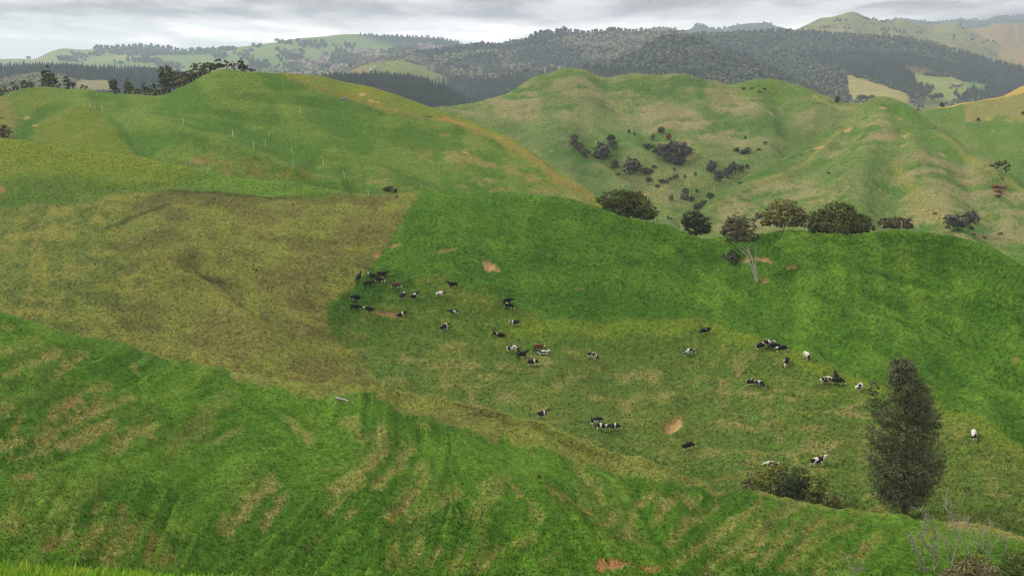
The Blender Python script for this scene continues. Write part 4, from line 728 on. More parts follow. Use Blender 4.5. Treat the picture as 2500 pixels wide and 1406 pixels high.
def plain_mat(name, col, rough=0.6, var=0.15, scale=8.0):
    m, nt, b = node_mat(name); L = nt.links.new
    tc = N(nt, 'ShaderNodeTexCoord'); n = N(nt, 'ShaderNodeTexNoise', Scale=scale, Detail=4.0); L(tc.outputs['Object'], n.inputs['Vector'])
    r = N(nt, 'ShaderNodeMapRange', **{'From Min': 0.3, 'From Max': 0.7, 'To Min': 1 - var, 'To Max': 1 + var}); L(n.outputs['Fac'], r.inputs['Value'])
    hs = N(nt, 'ShaderNodeHueSaturation', Color=(*col, 1)); L(r.outputs[0], hs.inputs['Value']); L(hs.outputs[0], b.inputs['Base Color']); b.inputs['Roughness'].default_value = rough
    return m
ML = {'podocarp': leaf_mat('podocarp_leaf', (0.120, 0.130, 0.074), .7), 'ridge': leaf_mat('totara_leaf', (0.091, 0.102, 0.042), .65), 'olive': leaf_mat('olive_leaf', (0.184, 0.184, 0.084), .6), 'kanuka': leaf_mat('kanuka_leaf', (0.123, 0.119, 0.074), .6),
      'grey': leaf_mat('grey_scrub_leaf', (0.108, 0.105, 0.081), .55), 'green': leaf_mat('bush_leaf', (0.105, 0.130, 0.056), .6), 'yellow': leaf_mat('broom_leaf', (0.17, 0.185, 0.07), .5), 'dark': leaf_mat('dark_leaf', (0.060, 0.074, 0.035), .6),
      'rust': leaf_mat('rusty_leaf', (0.228, 0.131, 0.079), .5), 'brownish': leaf_mat('brown_scrub_leaf', (0.184, 0.161, 0.102), .6), 'far': leaf_mat('far_leaf', (0.084, 0.102, 0.063), .4), 'pink': leaf_mat('bare_twigs', (0.298, 0.219, 0.175), .35)}
M_BARK = wood_mat('grey_bark', (0.07, 0.06, 0.05), (0.16, 0.14, 0.12)); M_PALE = wood_mat('pale_dead_wood', (0.20, 0.185, 0.15), (0.38, 0.36, 0.30), 9.0); M_STEM = wood_mat('pale_stem', (0.32, 0.30, 0.25), (0.5, 0.48, 0.42), 9.0); M_LICHEN = wood_mat('lichen_wood', (0.10, 0.085, 0.06), (0.40, 0.40, 0.33), 14.0)
M_POST = wood_mat('weathered_post', (0.26, 0.24, 0.20), (0.42, 0.40, 0.36), 5.0); M_SLEEVE = plain_mat('white_sleeve', (0.56, 0.58, 0.56)); M_DPOST = wood_mat('dark_post', (0.10, 0.085, 0.07), (0.2, 0.18, 0.15), 5.0)
M_WIRE = plain_mat('wire', (0.25, 0.25, 0.25), 0.4)
def mp_at(p):
    """metres per photograph pixel at a point"""
    return (p[1] * CP - (p[2] - CZ) * SP) / FPX
def tube(paths, seg=6):
    """paths: list of (points, radii) -> V, F"""
    V, F = [], []
    for pts, rad in paths:
        pts = [Vector(p) for p in pts]; b0 = len(V); n = len(pts)
        for i, p in enumerate(pts):
            d = (pts[min(i + 1, n - 1)] - pts[max(i - 1, 0)]).normalized()
            a = d.cross(Vector((0.31, 0.95, 0.12))); a = a.normalized() if a.length > 1e-4 else Vector((1, 0, 0)); c = d.cross(a)
            for k in range(seg):
                t = 2 * math.pi * k / seg; V.append(tuple(p + (a * math.cos(t) + c * math.sin(t)) * rad[i]))
        for i in range(n - 1):
            for k in range(seg):
                F.append((b0 + i * seg + k, b0 + i * seg + (k + 1) % seg, b0 + (i + 1) * seg + (k + 1) % seg, b0 + (i + 1) * seg + k))
        V.append(tuple(pts[-1])); e = len(V) - 1
        for k in range(seg): F.append((b0 + (n - 1) * seg + k, b0 + (n - 1) * seg + (k + 1) % seg, e, e))
    F4 = np.array([f for f in F if f[2] != f[3]]); F3 = np.array([f[:3] for f in F if f[2] == f[3]])
    return np.array(V), [F4, F3]
def leaves(blobs, n, size, seed, clump=0.28, shell=0.5, per=22):
    """small leaf faces gathered in sprays through the volume of some ellipsoids (cx, cy, cz, rx, ry, rz)"""
    g = np.random.default_rng(seed); B = np.array(blobs, float)
    w = (B[:, 3] * B[:, 4] * B[:, 5]) ** 0.667; w = w / w.sum()
    k = max(3, n // per); bi = g.choice(len(B), k, p=w)
    d = g.normal(size=(k, 3)); d /= np.linalg.norm(d, axis=1)[:, None]
    rad = (shell + (1 - shell) * g.random(k) ** 0.6)[:, None] * (0.86 + 0.24 * g.random((k, 1)))
    cc = B[bi, :3] + d * rad * B[bi, 3:]
    cr = clump * B[bi, 3:].min(axis=1) * (0.6 + 0.8 * g.random(k))
    li = np.repeat(np.arange(k), per)
    off = g.normal(size=(len(li), 3)) * 0.55; off[:, 2] *= 0.5
    p = cc[li] + off * cr[li][:, None]
    nrm = g.normal(size=(len(li), 3)) * 0.5 + d[li] * 0.8 + np.array([0, 0, 0.5]); nrm /= np.linalg.norm(nrm, axis=1)[:, None]
    a = np.cross(nrm, g.normal(size=(len(li), 3))); a /= np.linalg.norm(a, axis=1)[:, None] + 1e-9; b = np.cross(nrm, a)
    s = size * (0.6 + 0.8 * g.random((len(li), 1)))
    V = np.stack([p - a * s, p + b * s * 0.5 + nrm * s * 0.12, p + a * s, p - b * s * 0.5], 1).reshape(-1, 3)
    return V, np.arange(len(V)).reshape(-1, 4)
def px_local(p0, bx, by, px, py, depth=0.0):
    m = mp_at(p0); return ((px - bx) * m, depth * m, (by - py) * m * 1.04)
def tree(name, label, cat, p0, bpx, blobs_px, nleaf, leaf_px, mat, trunk_px, trunk_mat=None, group=None, seed=1, clump=.28, shell=.5, per=22, depth=.9):
    """a tree standing at p0, its crown and limbs measured in photograph pixels from its foot bpx"""
    root = link(bpy.data.objects.new(name, None)); root.location = Vector(p0); tag(root, label, cat, group)
    m = mp_at(p0); bl = []
    for b in blobs_px:
        x, y, rx, ry = b[:4]; dz = b[4] if len(b) > 4 else 0
        c = px_local(p0, *bpx, x, y, dz); bl.append((*c, rx * m, rx * m * depth, ry * m * 1.04))
    V, F = leaves(bl, nleaf, leaf_px * m, seed, clump, shell, per)
    obj('crown', mesh_np('crown', V, F, mat), root)
    if trunk_px:
        paths = [([px_local(p0, *bpx, *q[:2], q[2] if len(q) > 2 else 0) for q in pts], [r * m for r in rad]) for pts, rad in trunk_px]
        V, F = tube(paths); obj('trunk', mesh_np('trunk', V, F, trunk_mat or M_BARK, True), root)
    return root
def limbs(bx, by, top, spread, n, seed, r0=2.0):
    g = random.Random(seed); out = [([(bx, by + 4), (bx + g.uniform(-2, 2), by - (by - top) * .5), (bx + g.uniform(-3, 3), top)], [r0, r0 * .7, r0 * .25])]
    for _ in range(n):
        t = g.uniform(.25, .8); y = by - (by - top) * t; x = bx + g.uniform(-1, 1) * spread
        out.append(([(bx, y + (by - top) * .15), ((bx + x) / 2, y + 2, g.uniform(-spread, spread) * .4), (x, y - (by - top) * .15, g.uniform(-spread, spread) * .8)], [r0 * .5, r0 * .35, r0 * .12]))
    return out

# ------------------------------------------------------------------ far woods (one mass each)
def ico():
    t = (1 + 5 ** .5) / 2
    v = np.array([(-1, t, 0), (1, t, 0), (-1, -t, 0), (1, -t, 0), (0, -1, t), (0, 1, t), (0, -1, -t), (0, 1, -t), (t, 0, -1), (t, 0, 1), (-t, 0, -1), (-t, 0, 1)]) / math.sqrt(1 + t * t)
    f = np.array([(0, 11, 5), (0, 5, 1), (0, 1, 7), (0, 7, 10), (0, 10, 11), (1, 5, 9), (5, 11, 4), (11, 10, 2), (10, 7, 6), (7, 1, 8), (3, 9, 4), (3, 4, 2), (3, 2, 6), (3, 6, 8), (3, 8, 9), (4, 9, 5), (2, 4, 11), (6, 2, 10), (8, 6, 7), (9, 8, 1)])
    return v, f
def templates(seed):
    g = np.random.default_rng(seed); pines, rounds = [], []
    for _ in range(5):
        V, F = [], []; s = 6
        for (z0, z1, r) in ((0.08, 0.62, .5), (0.36, 0.86, .36), (0.62, 1.08, .22)):
            b = len(V)
            for k in range(s):
                a = 2 * math.pi * (k + g.random() * .6) / s; rr = r * (0.7 + .5 * g.random()); V.append((rr * math.cos(a), rr * math.sin(a), z0 + .06 * g.random()))
            V.append((g.normal() * .03, g.normal() * .03, z1))
            for k in range(s): F.append((b + k, b + (k + 1) % s, b + s))
        pines.append((np.array(V), np.array(F)))
        v, f = ico(); v = v * (0.75 + .5 * g.random((len(v), 1))); v = v * np.array([.5, .5, .55]) + np.array([0, 0, .45])
        rounds.append((v, f))
    return pines, rounds
PINES, ROUNDS = templates(5)
def tone_mat(name):
    m, nt, b = node_mat(name); L = nt.links.new
    t = N(nt, 'ShaderNodeAttribute', attribute_name='tone'); tc = N(nt, 'ShaderNodeTexCoord'); n = N(nt, 'ShaderNodeTexNoise', Scale=0.25, Detail=4.0); L(tc.outputs['Object'], n.inputs['Vector'])
    r = N(nt, 'ShaderNodeMapRange', **{'From Min': 0.3, 'From Max': 0.7, 'To Min': 0.7, 'To Max': 1.3}); L(n.outputs['Fac'], r.inputs['Value'])
    hs = N(nt, 'ShaderNodeHueSaturation'); L(t.outputs['Color'], hs.inputs['Color']); L(r.outputs[0], hs.inputs['Value']); L(hs.outputs[0], b.inputs['Base Color'])
    return m
M_WOODS = tone_mat('woodland')
PINEC, BUSHC, BUSHL, WILL, SCRUB = np.array((.026, .036, .024)), np.array((.050, .060, .032)), np.array((.125, .130, .066)), np.array((.20, .16, .13)), np.array((.075, .078, .05))
def wood(name, h, xr, sx, sy, pick, seed, ymax=1e9):
    """pick(px, py) -> (kind 0 none / 1 pine / 2 round, width px, height px, tone)"""
    g = np.random.default_rng(seed); VV, FF, CC = [], [], []; b = 0
    xs = np.arange(xr[0], xr[1], sx)
    for x in xs:
        i = int(min(max((x - h.x0) / h.dx, 0), h.nu - 1)); y0, y1 = h.ys[i], min(h.yb[i], ymax)
        y = y0 + .1
        while y < y1:
            px, py = x + g.uniform(-.5, .5) * sx, y + g.uniform(-.3, .3) * sy; py = max(py, y0)
            k, wpx, hpx, tone = pick(px, py, g)
            y += sy * (0.7 + .6 * g.random())
            if not k: continue
            p = at(h, px, py); m = mp_at(p)
            v, f = (PINES if k == 1 else ROUNDS)[g.integers(5)]
            a = g.uniform(0, 6.28); ca, sa = math.cos(a), math.sin(a); s = g.uniform(.75, 1.3)
            w = wpx * m * s; hh = hpx * m * s * g.uniform(.8, 1.15)
            q = np.stack([(v[:, 0] * ca - v[:, 1] * sa) * w, (v[:, 0] * sa + v[:, 1] * ca) * w, v[:, 2] * hh - .05 * hh], 1) + p
            VV.append(q); FF.append(f + b); b += len(q); CC.append(np.tile(np.asarray(tone) * (g.uniform(.75, 1.3) if k == 1 else g.uniform(.45, 1.9)), (len(q), 1)))
    me = mesh_np(name, np.concatenate(VV), np.concatenate(FF), M_WOODS, False, np.concatenate(CC))
    return tag(obj(name, me), kind='stuff')
def inside(px, py, pts):
    c = False; n = len(pts); j = n - 1
    for i in range(n):
        if (pts[i][1] > py) != (pts[j][1] > py) and px < (pts[j][0] - pts[i][0]) * (py - pts[i][1]) / (pts[j][1] - pts[i][1]) + pts[i][0]: c = not c
        j = i
    return c
wood('pine_forest', far['pine_hill'], (560, 1300), 4.6, 3.0, lambda x, y, g: (1, 7, 11.5, PINEC * 1.1), 1, 300)
SCR = [(-300, 230), (0, 190), (60, 178), (110, 174), (185, 194), (235, 232)]
def pk_belt(x, y, g):
    if inside(x, y, [(176, 230), (190, 197), (262, 197), (280, 230)]): return (0, 0, 0, 0)
    if inside(x, y, SCR): return (2, 6, 5, SCRUB * 1.4) if g.random() < .3 else (0, 0, 0, 0)
    return (1, 6.5, 10.5, PINEC * 1.15)
wood('pine_belt', far['pine_belt_hill'], (-320, 700), 4.8, 3.0, pk_belt, 2, 236)
P_TOP = [(860, 80), (965, 80), (1060, 86), (1130, 96), (1120, 112), (1040, 108), (960, 104), (900, 92)]
P_LEFT = [(226, 112), (300, 112), (340, 108), (450, 118), (560, 112), (580, 122), (520, 132), (380, 136), (280, 136), (230, 124)]
P_MID = [(690, 128), (760, 140), (860, 120), (940, 128), (1000, 110), (1180, 112), (1250, 150), (1100, 240), (800, 240), (600, 200), (560, 170), (620, 160), (700, 165)]
def pk_plat(x, y, g):
    if inside(x, y, P_TOP): return (1, 5.5, 6, PINEC * 1.3)
    if inside(x, y, P_LEFT): return (2, 7, 8, BUSHC)
    if inside(x, y, P_MID):
        n = float(vnoise(np.array([x / 36.]), np.array([y / 11.]), 12)[0])
        if n > .58: return (2, 8, 9, BUSHC)
        if n < .36 and x > 700: return (2, 9, 8, WILL)
        return (2, 7, 6, SCRUB) if g.random() < .22 else (0, 0, 0, 0)
    n = float(vnoise(np.array([x / 60.]), np.array([y / 8.]), 14)[0])
    return (2, 7, 7, BUSHC) if n > .80 and y > 128 else (0, 0, 0, 0)
wood('distant_bush', far['farmland_plateau'], (-300, 1300), 6, 3.2, pk_plat, 3, 240)
STAND = [(1000, 128), (1180, 100), (1290, 92), (1330, 84), (1386, 84), (1386, 96), (1330, 106), (1250, 118), (1150, 130), (1050, 142)]
PALE = [(1190, 102), (1262, 92), (1300, 86), (1310, 88), (1290, 100), (1225, 110)]
def pk_ridge(x, y, g):
    if inside(x, y, PALE): return (2, 5, 4, BUSHL * 1.2)
    if inside(x, y, STAND): return (2, 9, 13, PINEC * 1.25) if x > 1285 else (2, 7, 7, PINEC * 1.25)
    if y > 200 + (x - 1200) * .02: return (1, 7, 13, PINEC * 1.2)
    n = float(vnoise(np.array([x / 40.]), np.array([y / 14.]), 18)[0])
    if n > .72 and x < 1250: return (2, 7, 6, BUSHL * 1.2)
    if x < 1060 and n < .4: return (2, 8, 8, WILL * .8)
    return (2, 8, 8, BUSHL if n > .48 or (x > 1400 and y < 125) else BUSHC)
wood('native_bush', far['bush_ridge'], (800, 1900), 6.2, 3.4, pk_ridge, 4, 262)
wood('native_bush', far['bush_hill'], (1300, 2060), 7, 3.8, lambda x, y, g: (1, 7, 13, PINEC * 1.1) if y > 172 + (x - 1400) * .02 and x < 1720 else (2, 10, 9, BUSHC * (1.3 if g.random() < .35 else 1)) if g.random() < .96 else (2, 9, 8, BUSHL), 5, 256)
PSPUR = [(1984, 136), (2080, 134), (2230, 142), (2300, 158), (2420, 160), (2500, 170), (2500, 230), (2420, 214), (2360, 198), (2300, 180), (2230, 172), (2290, 205), (2285, 240), (2240, 232), (2180, 210), (2100, 188), (2040, 166), (1990, 150)]
def pk_mtn(x, y, g):
    if inside(x, y, FIELD_A) or inside(x, y, FIELD_B) or inside(x, y, FIELD_C): return (0, 0, 0, 0)
    if inside(x, y, [(2196, 163), (2262, 169), (2296, 184), (2230, 182)]): return (2, 5, 4, SCRUB) if g.random() < .3 else (0, 0, 0, 0)
    if inside(x, y, PSPUR) or x > 2330 + (y - 110) * .2: return (1, 6.5, 11, PINEC * 1.05)
    if inside(x, y, [(1960, 150), (2050, 170), (2075, 235), (1980, 240)]) and g.random() < .35: return (2, 7, 5, SCRUB * 1.7)
    if y > 236 and x > 2060: return (0, 0, 0, 0) if g.random() < .8 else (2, 9, 7, SCRUB * 1.3)
    return (2, 9, 8.5, BUSHC * (1.35 if g.random() < .3 else 1.0))
wood('native_bush', far['bush_mountain'], (1560, 2560), 6.6, 3.7, pk_mtn, 6, 268)
wood('scrub', far['bare_peaks'], (1900, 2500), 9, 5, lambda x, y, g: (2, 6, 5, BUSHC * 1.2) if float(vnoise(np.array([x / 22.]), np.array([y / 9.]), 19)[0]) > .72 else (0, 0, 0, 0), 7, 100)
wood('hilltop_trees', far['blue_range'], (1500, 1930), 7, 6, lambda x, y, g: (2, 6, 5, BUSHC) if y < 76 and float(vnoise(np.array([x / 26.]), np.array([y / 40.]), 23)[0]) > .45 else (0, 0, 0, 0), 8, 84)
wood('hilltop_trees', far['blue_mountains'], (2100, 2560), 8, 6, lambda x, y, g: (2, 7, 5, BUSHC) if float(vnoise(np.array([x / 30.]), np.array([y / 14.]), 24)[0]) > .42 else (0, 0, 0, 0), 9, 70)

# ------------------------------------------------------------------ grass that shows as blades and tussocks
def tufts(name, h, n, seed, xr, yr, blades, hgt, mat, sel=None, jit=.35, gain=1.0):
    g = np.random.default_rng(seed); PX = g.uniform(*xr, n); PY = g.uniform(*yr, n)
    ci = np.clip(((PX - h.x0) / h.dx), 0, h.nu - 1.01); i = ci.astype(int)
    ok = PY > h.ys[i] + 1; PX, PY, ci, i = PX[ok], PY[ok], ci[ok], i[ok]
    t = np.clip((PY - h.ys[i]) / (h.yb[i] - h.ys[i]), 0, 1); j = np.clip(np.interp(t, h.s, np.arange(h.rows)), 0, h.rows - 1.01); k = j.astype(int); e = (j - k)[:, None]; f = (ci - i)[:, None]
    bl = lambda G: (G[i, h.nb + k] * (1 - e) + G[i, h.nb + k + 1] * e) * (1 - f) + (G[i + 1, h.nb + k] * (1 - e) + G[i + 1, h.nb + k + 1] * e) * f
    P, col = bl(h.P), bl(h.cols)
    m = len(P); nb_ = blades
    b0 = np.repeat(P, nb_, 0); a = g.uniform(0, 2 * math.pi, m * nb_); hh = hgt * np.repeat(.5 + g.random(m), nb_) * (.7 + .6 * g.random(m * nb_)); w = hh * .16
    out = np.stack([np.cos(a), np.sin(a), 0 * a], 1); sd = np.stack([-np.sin(a), np.cos(a), 0 * a], 1)
    root = b0 + out * (hh * .25 * g.random(m * nb_))[:, None] - np.array([0, 0, .02])
    tip = root + out * (hh * .75)[:, None] * g.uniform(.3, 1.2, (m * nb_, 1)) + np.array([0, 0, 1]) * hh[:, None]
    V = np.stack([root - sd * w[:, None], root + sd * w[:, None], tip], 1).reshape(-1, 3)
    cc = np.repeat(np.repeat(col * (1 + jit * (g.random((m, 1)) * 2 - 1)) * gain, nb_, 0), 3, 0)
    return tag(obj(name, mesh_np(name, V, np.arange(len(V)).reshape(-1, 3), mat, False, cc)), kind='stuff')
M_BLADE = tone_mat('grass_blades')
tufts('pasture_grass', hA, 120000, 3, (-60, 2560), (740, 1440), 4, .12, M_BLADE, jit=.3, gain=1.45)
tufts('rough_grass', hB, 75000, 5, (-60, 2560), (345, 1320), 3, .26, M_BLADE, jit=.4, gain=1.35)
tufts('tussock', hD, 9000, 7, (1050, 2150), (180, 560), 3, .38, M_BLADE, jit=.35, gain=1.5)
tufts('tussock', hE, 9000, 8, (1600, 2540), (245, 640), 3, .36, M_BLADE, jit=.35, gain=1.5)
K_SIL = [(-700, 1358, 13.5), (-200, 1372, 13.4), (0, 1382, 13.3), (100, 1386, 13.2), (200, 1394, 13), (330, 1404, 12.8), (480, 1414, 12.5), (700, 1430, 12), (1250, 1470, 11.5), (2000, 1500, 11.5), (3300, 1530, 11.5)]
hK = make_hill('bank', K_SIL, [(0, 1700, 7.5), (600, 1700, 7.5), (1250, 1700, 7.5), (2300, 1700, 7.5)], 16, 36, 1900, flat_paint(lambda px, py: mixc(base(px, pal(116, 166, 50)), sstep(fbm(px / 60, py / 30, 61, 3), .4, .65) * .6, pal(150, 172, 66))), bumps_far(.25, 2.2), M_NEAR, back=26, Lr=1.5, skirt=5)
tufts('bank_grass', hK, 9000, 4, (-80, 760), (1372, 1500), 6, .08, M_BLADE, jit=.45, gain=1.25)

# ------------------------------------------------------------------ trees, shrubs and dead wood
# the tall tree below the spur
p0 = at(hB, 2208, 1252); bp = (2208, 1252)
tree('conifer', 'tall dark spindle-shaped conifer on the valley floor behind the near green hill', 'tree', p0, bp,
     [(2172, 888, 24, 20), (2192, 892, 20, 20), (2183, 908, 36, 38), (2180, 892, 28, 26), (2180, 905, 38, 36), (2190, 948, 48, 46), (2194, 930, 42, 42), (2210, 960, 46, 44), (2112, 944, 17, 20), (2128, 985, 26, 34, 10), (2160, 1000, 44, 44), (2222, 985, 42, 52), (2266, 1022, 26, 22, 10), (2245, 1045, 36, 40), (2235, 1010, 40, 44), (2140, 1050, 42, 44, -8), (2205, 1060, 66, 52), (2255, 1105, 50, 44, 8), (2150, 1110, 44, 44, 8), (2288, 1132, 20, 20), (2205, 1130, 84, 50), (2180, 1180, 52, 40), (2228, 1180, 46, 42), (2196, 1208, 60, 26), (2240, 1145, 52, 46), (2160, 1150, 50, 46), (2200, 1190, 66, 40)],
     62000, 2.25, ML['podocarp'], [([(2210, 1262), (2206, 1150), (2200, 1040), (2192, 950), (2184, 880)], [8, 5, 3.2, 2, .8])] + [([(2204 - k, 1210 - k * 20), (2204 + dx * .5, 1185 - k * 21, dd * .4), (2204 + dx, 1150 - k * 22, dd)], [2.4, 1.7, .7]) for k, (dx, dd) in enumerate([(-62, -40), (66, -40), (-70, -55), (74, -40), (-50, -60), (55, -50), (-70, -30), (40, -50), (-70, -20)])], seed=3, clump=.26, shell=.5, per=24, depth=.85)
# shrubs at its side
for i, (lab, bx, by, bl, mt, n) in enumerate([('shrub with yellow-green top beside the tall spindle conifer', 1880, 1206, [(1868, 1170, 34, 30), (1895, 1150, 26, 20), (1850, 1190, 24, 18)], 'yellow', 2600),
                                              ('dark twiggy shrub under the yellow-topped bush, reaching the green slope', 1905, 1205, [(1905, 1172, 24, 22, -14), (1915, 1195, 24, 18, -14)], 'grey', 1500),
                                              ('large dark rounded shrub between the yellow-topped bush and the pale shrub', 1942, 1222, [(1945, 1180, 36, 34), (1935, 1205, 34, 22)], 'dark', 3000),
                                              ('yellowish loose shrub next to the large dark rounded shrub', 1995, 1232, [(1998, 1195, 24, 26), (1992, 1215, 24, 18)], 'yellow', 1700),
                                              ('low pale olive shrub closest to the tall spindle conifer', 2030, 1240, [(2028, 1215, 20, 16), (2040, 1226, 14, 12)], 'olive', 900),
                                              ('brown rank bush at the end of the shrub row, away from the conifer', 1832, 1198, [(1832, 1188, 22, 11)], 'brownish', 800)]):
    tree('shrub', lab, 'shrub', at(hB, bx, by), (bx, by), bl, n, 2.8, ML[mt], limbs(bx, by, by - 40, 20, 5, i, 1.6), group='shrubs beside the tall conifer', seed=20 + i)
# trees along the crest of the grazed hill
def crest_tree(lab, bx, by, d, bl, mt, n, seed, lf=2.5, tr=None):
    pb = behind(hB, bx, d); n = int(n * 1.9)
    return tree('ridge_tree', lab, 'tree', pb, (bx, by), bl, n, lf, ML[mt], tr or limbs(bx, by, by - 40, 40, 8, seed, 2.2), group='trees along the crest of the grazed hill', seed=seed, clump=.24, shell=.72, per=18)
crest_tree('dark dome tree leaning down the crest, by two cows on the yellow track', 1535, 548, 4, [(1510, 502, 44, 26), (1470, 505, 18, 12), (1545, 512, 44, 30), (1570, 530, 30, 22), (1590, 538, 12, 10), (1520, 520, 46, 22), (1490, 512, 22, 14)], 'ridge', 6500, 31)
crest_tree('dark rounded tree on the crest between the sloping dome tree and the leaning tree', 1700, 582, 3, [(1692, 538, 26, 20), (1712, 550, 22, 22), (1680, 545, 16, 14), (1722, 562, 12, 12), (1700, 556, 28, 16)], 'dark', 3400, 32)
crest_tree('olive broad tree on the crest with bare trunks showing below', 1912, 582, 4, [(1912, 528, 36, 24), (1885, 542, 24, 20), (1944, 545, 26, 20), (1912, 545, 50, 24), (1868, 560, 14, 10), (1955, 560, 14, 12)], 'olive', 5600, 33)
crest_tree('largest dark dome tree on the crest, widest crown of the row', 2052, 576, 4, [(2045, 522, 44, 26), (2000, 540, 28, 26), (2090, 545, 34, 24), (2050, 545, 74, 26), (1990, 556, 18, 14), (2118, 558, 16, 12)], 'ridge', 8600, 34)
crest_tree('low grey-green bush-like tree after the largest dome tree on the crest', 2180, 568, 3, [(2165, 550, 22, 12), (2190, 550, 28, 13), (2215, 556, 14, 7)], 'kanuka', 2600, 35)
crest_tree('small bushy tree behind the crest beside the leaning tree, half hidden', 1766, 582, 3, [(1764, 570, 8, 7)], 'kanuka', 300, 36)
# leaning tree on the slope
p0 = at(hB, 1848, 684)
tree('leaning_tree', 'slender tree with several bare pale stems leaning on the lush slope, crown above the crest', 'tree', p0, (1848, 684),
     [(1792, 540, 24, 20), (1810, 556, 32, 22), (1780, 560, 24, 20), (1815, 578, 30, 14), (1838, 580, 12, 12), (1790, 580, 26, 12), (1795, 556, 30, 26)], 5400, 2.3, ML['kanuka'],
     [([(1850, 690), (1842, 655), (1832, 625), (1815, 595), (1800, 560)], [2.6, 2.0, 1.6, 1.2, .5]), ([(1849, 690), (1836, 655), (1820, 620), (1795, 600), (1785, 570)], [2.2, 1.6, 1.3, .9, .4]), ([(1851, 690), (1840, 648), (1826, 610), (1822, 585), (1830, 565)], [2.2, 1.6, 1.2, .9, .4]),
      ([(1846, 670), (1842, 635), (1842, 605), (1840, 585)], [1.2, 1.0, .8, .4]), ([(1838, 650), (1820, 640), (1800, 637)], [.9, .7, .3]), ([(1830, 622), (1808, 600), (1792, 588)], [1.0, .7, .3])], M_STEM, seed=41, clump=.3, shell=.55, depth=.8)
tree('shrub', 'dark small shrub on the slope beside the stems of the leaning tree', 'shrub', at(hB, 1785, 636), (1785, 636), [(1782, 614, 16, 13), (1796, 622, 12, 11)], 900, 2.6, ML['grey'], limbs(1785, 636, 612, 8, 3, 5, 1), seed=42)
tree('shrub', 'small round dark shrub by the crest fence beneath the long green hill', 'shrub', at(hB, 952, 472), (952, 472), [(945, 464, 11, 6), (958, 464, 13, 7)], 800, 2.4, ML['dark'], limbs(952, 472, 464, 6, 3, 6, .8), seed=43)
# trees behind the crest of the long hill
LEFT = [('wind-trimmed yellowish tree at the start of the long hill crest', -2, 224, 6, [(-4, 205, 20, 18), (14, 212, 14, 12), (-20, 200, 18, 18)], 'olive', 1500), ('loose small tree beside the wind-trimmed yellowish tree', 36, 218, 6, [(34, 200, 9, 10), (40, 210, 9, 8)], 'kanuka', 600),
        ('soft grey-green bush in front of the tall pointed crest tree', 64, 218, 5, [(60, 205, 12, 10), (72, 208, 10, 8)], 'kanuka', 800), ('tall pointed evergreen, highest tree on that stretch of crest', 120, 217, 6, [(116, 172, 8, 10), (118, 185, 14, 14), (120, 200, 22, 14), (108, 205, 14, 10), (140, 205, 10, 10), (128, 192, 12, 12)], 'ridge', 2600),
        ('narrow dark tree standing just after the pointed evergreen', 163, 216, 6, [(162, 190, 7, 9), (161, 203, 8, 11), (166, 198, 6, 8)], 'dark', 800), ('tiny dark tree between the narrow dark tree and the gap', 178, 216, 5, [(178, 203, 5, 6)], 'dark', 250), ('knee-high green bush in the gap on the crest', 203, 218, 4, [(200, 210, 5, 5), (208, 211, 5, 4)], 'green', 250),
        ('compact dark tree after the gap in the crest trees', 281, 222, 6, [(279, 196, 10, 11), (282, 208, 13, 11)], 'dark', 1100), ('conical green tree next to the compact dark tree', 317, 224, 6, [(316, 190, 6, 9), (317, 203, 12, 11), (320, 213, 16, 8)], 'green', 1300), ('small dark tree leaning to the hedge of scrub', 356, 226, 6, [(354, 200, 7, 8), (358, 210, 9, 9)], 'dark', 700), ('thin dark tree beside the tallest dark crown', 374, 222, 7, [(374, 196, 7, 9), (372, 207, 8, 8)], 'dark', 500),
        ('big dark round tree, tallest crown above the scrub on the crest', 410, 226, 9, [(406, 168, 20, 16), (414, 182, 24, 18), (404, 195, 20, 16), (428, 185, 12, 16)], 'ridge', 3600), ('wide olive scrub tree between the big dark crown and the summit', 450, 212, 7, [(440, 182, 22, 12), (462, 178, 18, 10), (455, 192, 26, 12)], 'kanuka', 2400), ('flat-topped olive scrub tree close under the summit', 490, 196, 6, [(482, 168, 18, 9), (500, 172, 18, 10), (480, 180, 20, 8)], 'olive', 2000),
        ('low scrub tree touching the grassy summit', 516, 184, 5, [(510, 164, 16, 8), (522, 168, 12, 7)], 'kanuka', 1200), ('dark small tree just behind the grassy summit', 535, 178, 5, [(533, 160, 9, 9), (537, 167, 10, 6)], 'ridge', 700), ('upright twiggy bush behind the summit, nearer the fence corner', 556, 178, 5, [(553, 164, 6, 9), (560, 166, 5, 8)], 'grey', 500), ('second twiggy bush, beside the steep dark conifer', 571, 180, 5, [(570, 165, 4, 10), (575, 168, 4, 8)], 'grey', 400),
        ('steep dark conifer alone at the end of the crest trees', 590, 181, 5, [(587, 152, 4, 8), (589, 162, 8, 9), (594, 171, 11, 7)], 'dark', 1100), ('low dark bush by the steep dark conifer', 616, 183, 4, [(614, 177, 7, 3), (622, 179, 6, 3)], 'dark', 300)]
for i, (lab, bx, by, d, bl, mt, n) in enumerate(LEFT):
    tree('crest_tree', lab, 'tree', behind(hC, bx, d), (bx, by), bl, n, 2.2, ML[mt], limbs(bx, by, min(b[1] for b in bl), 8, 4, 50 + i, 1.2), group='trees behind the crest of the long green hill', seed=60 + i, shell=.6)
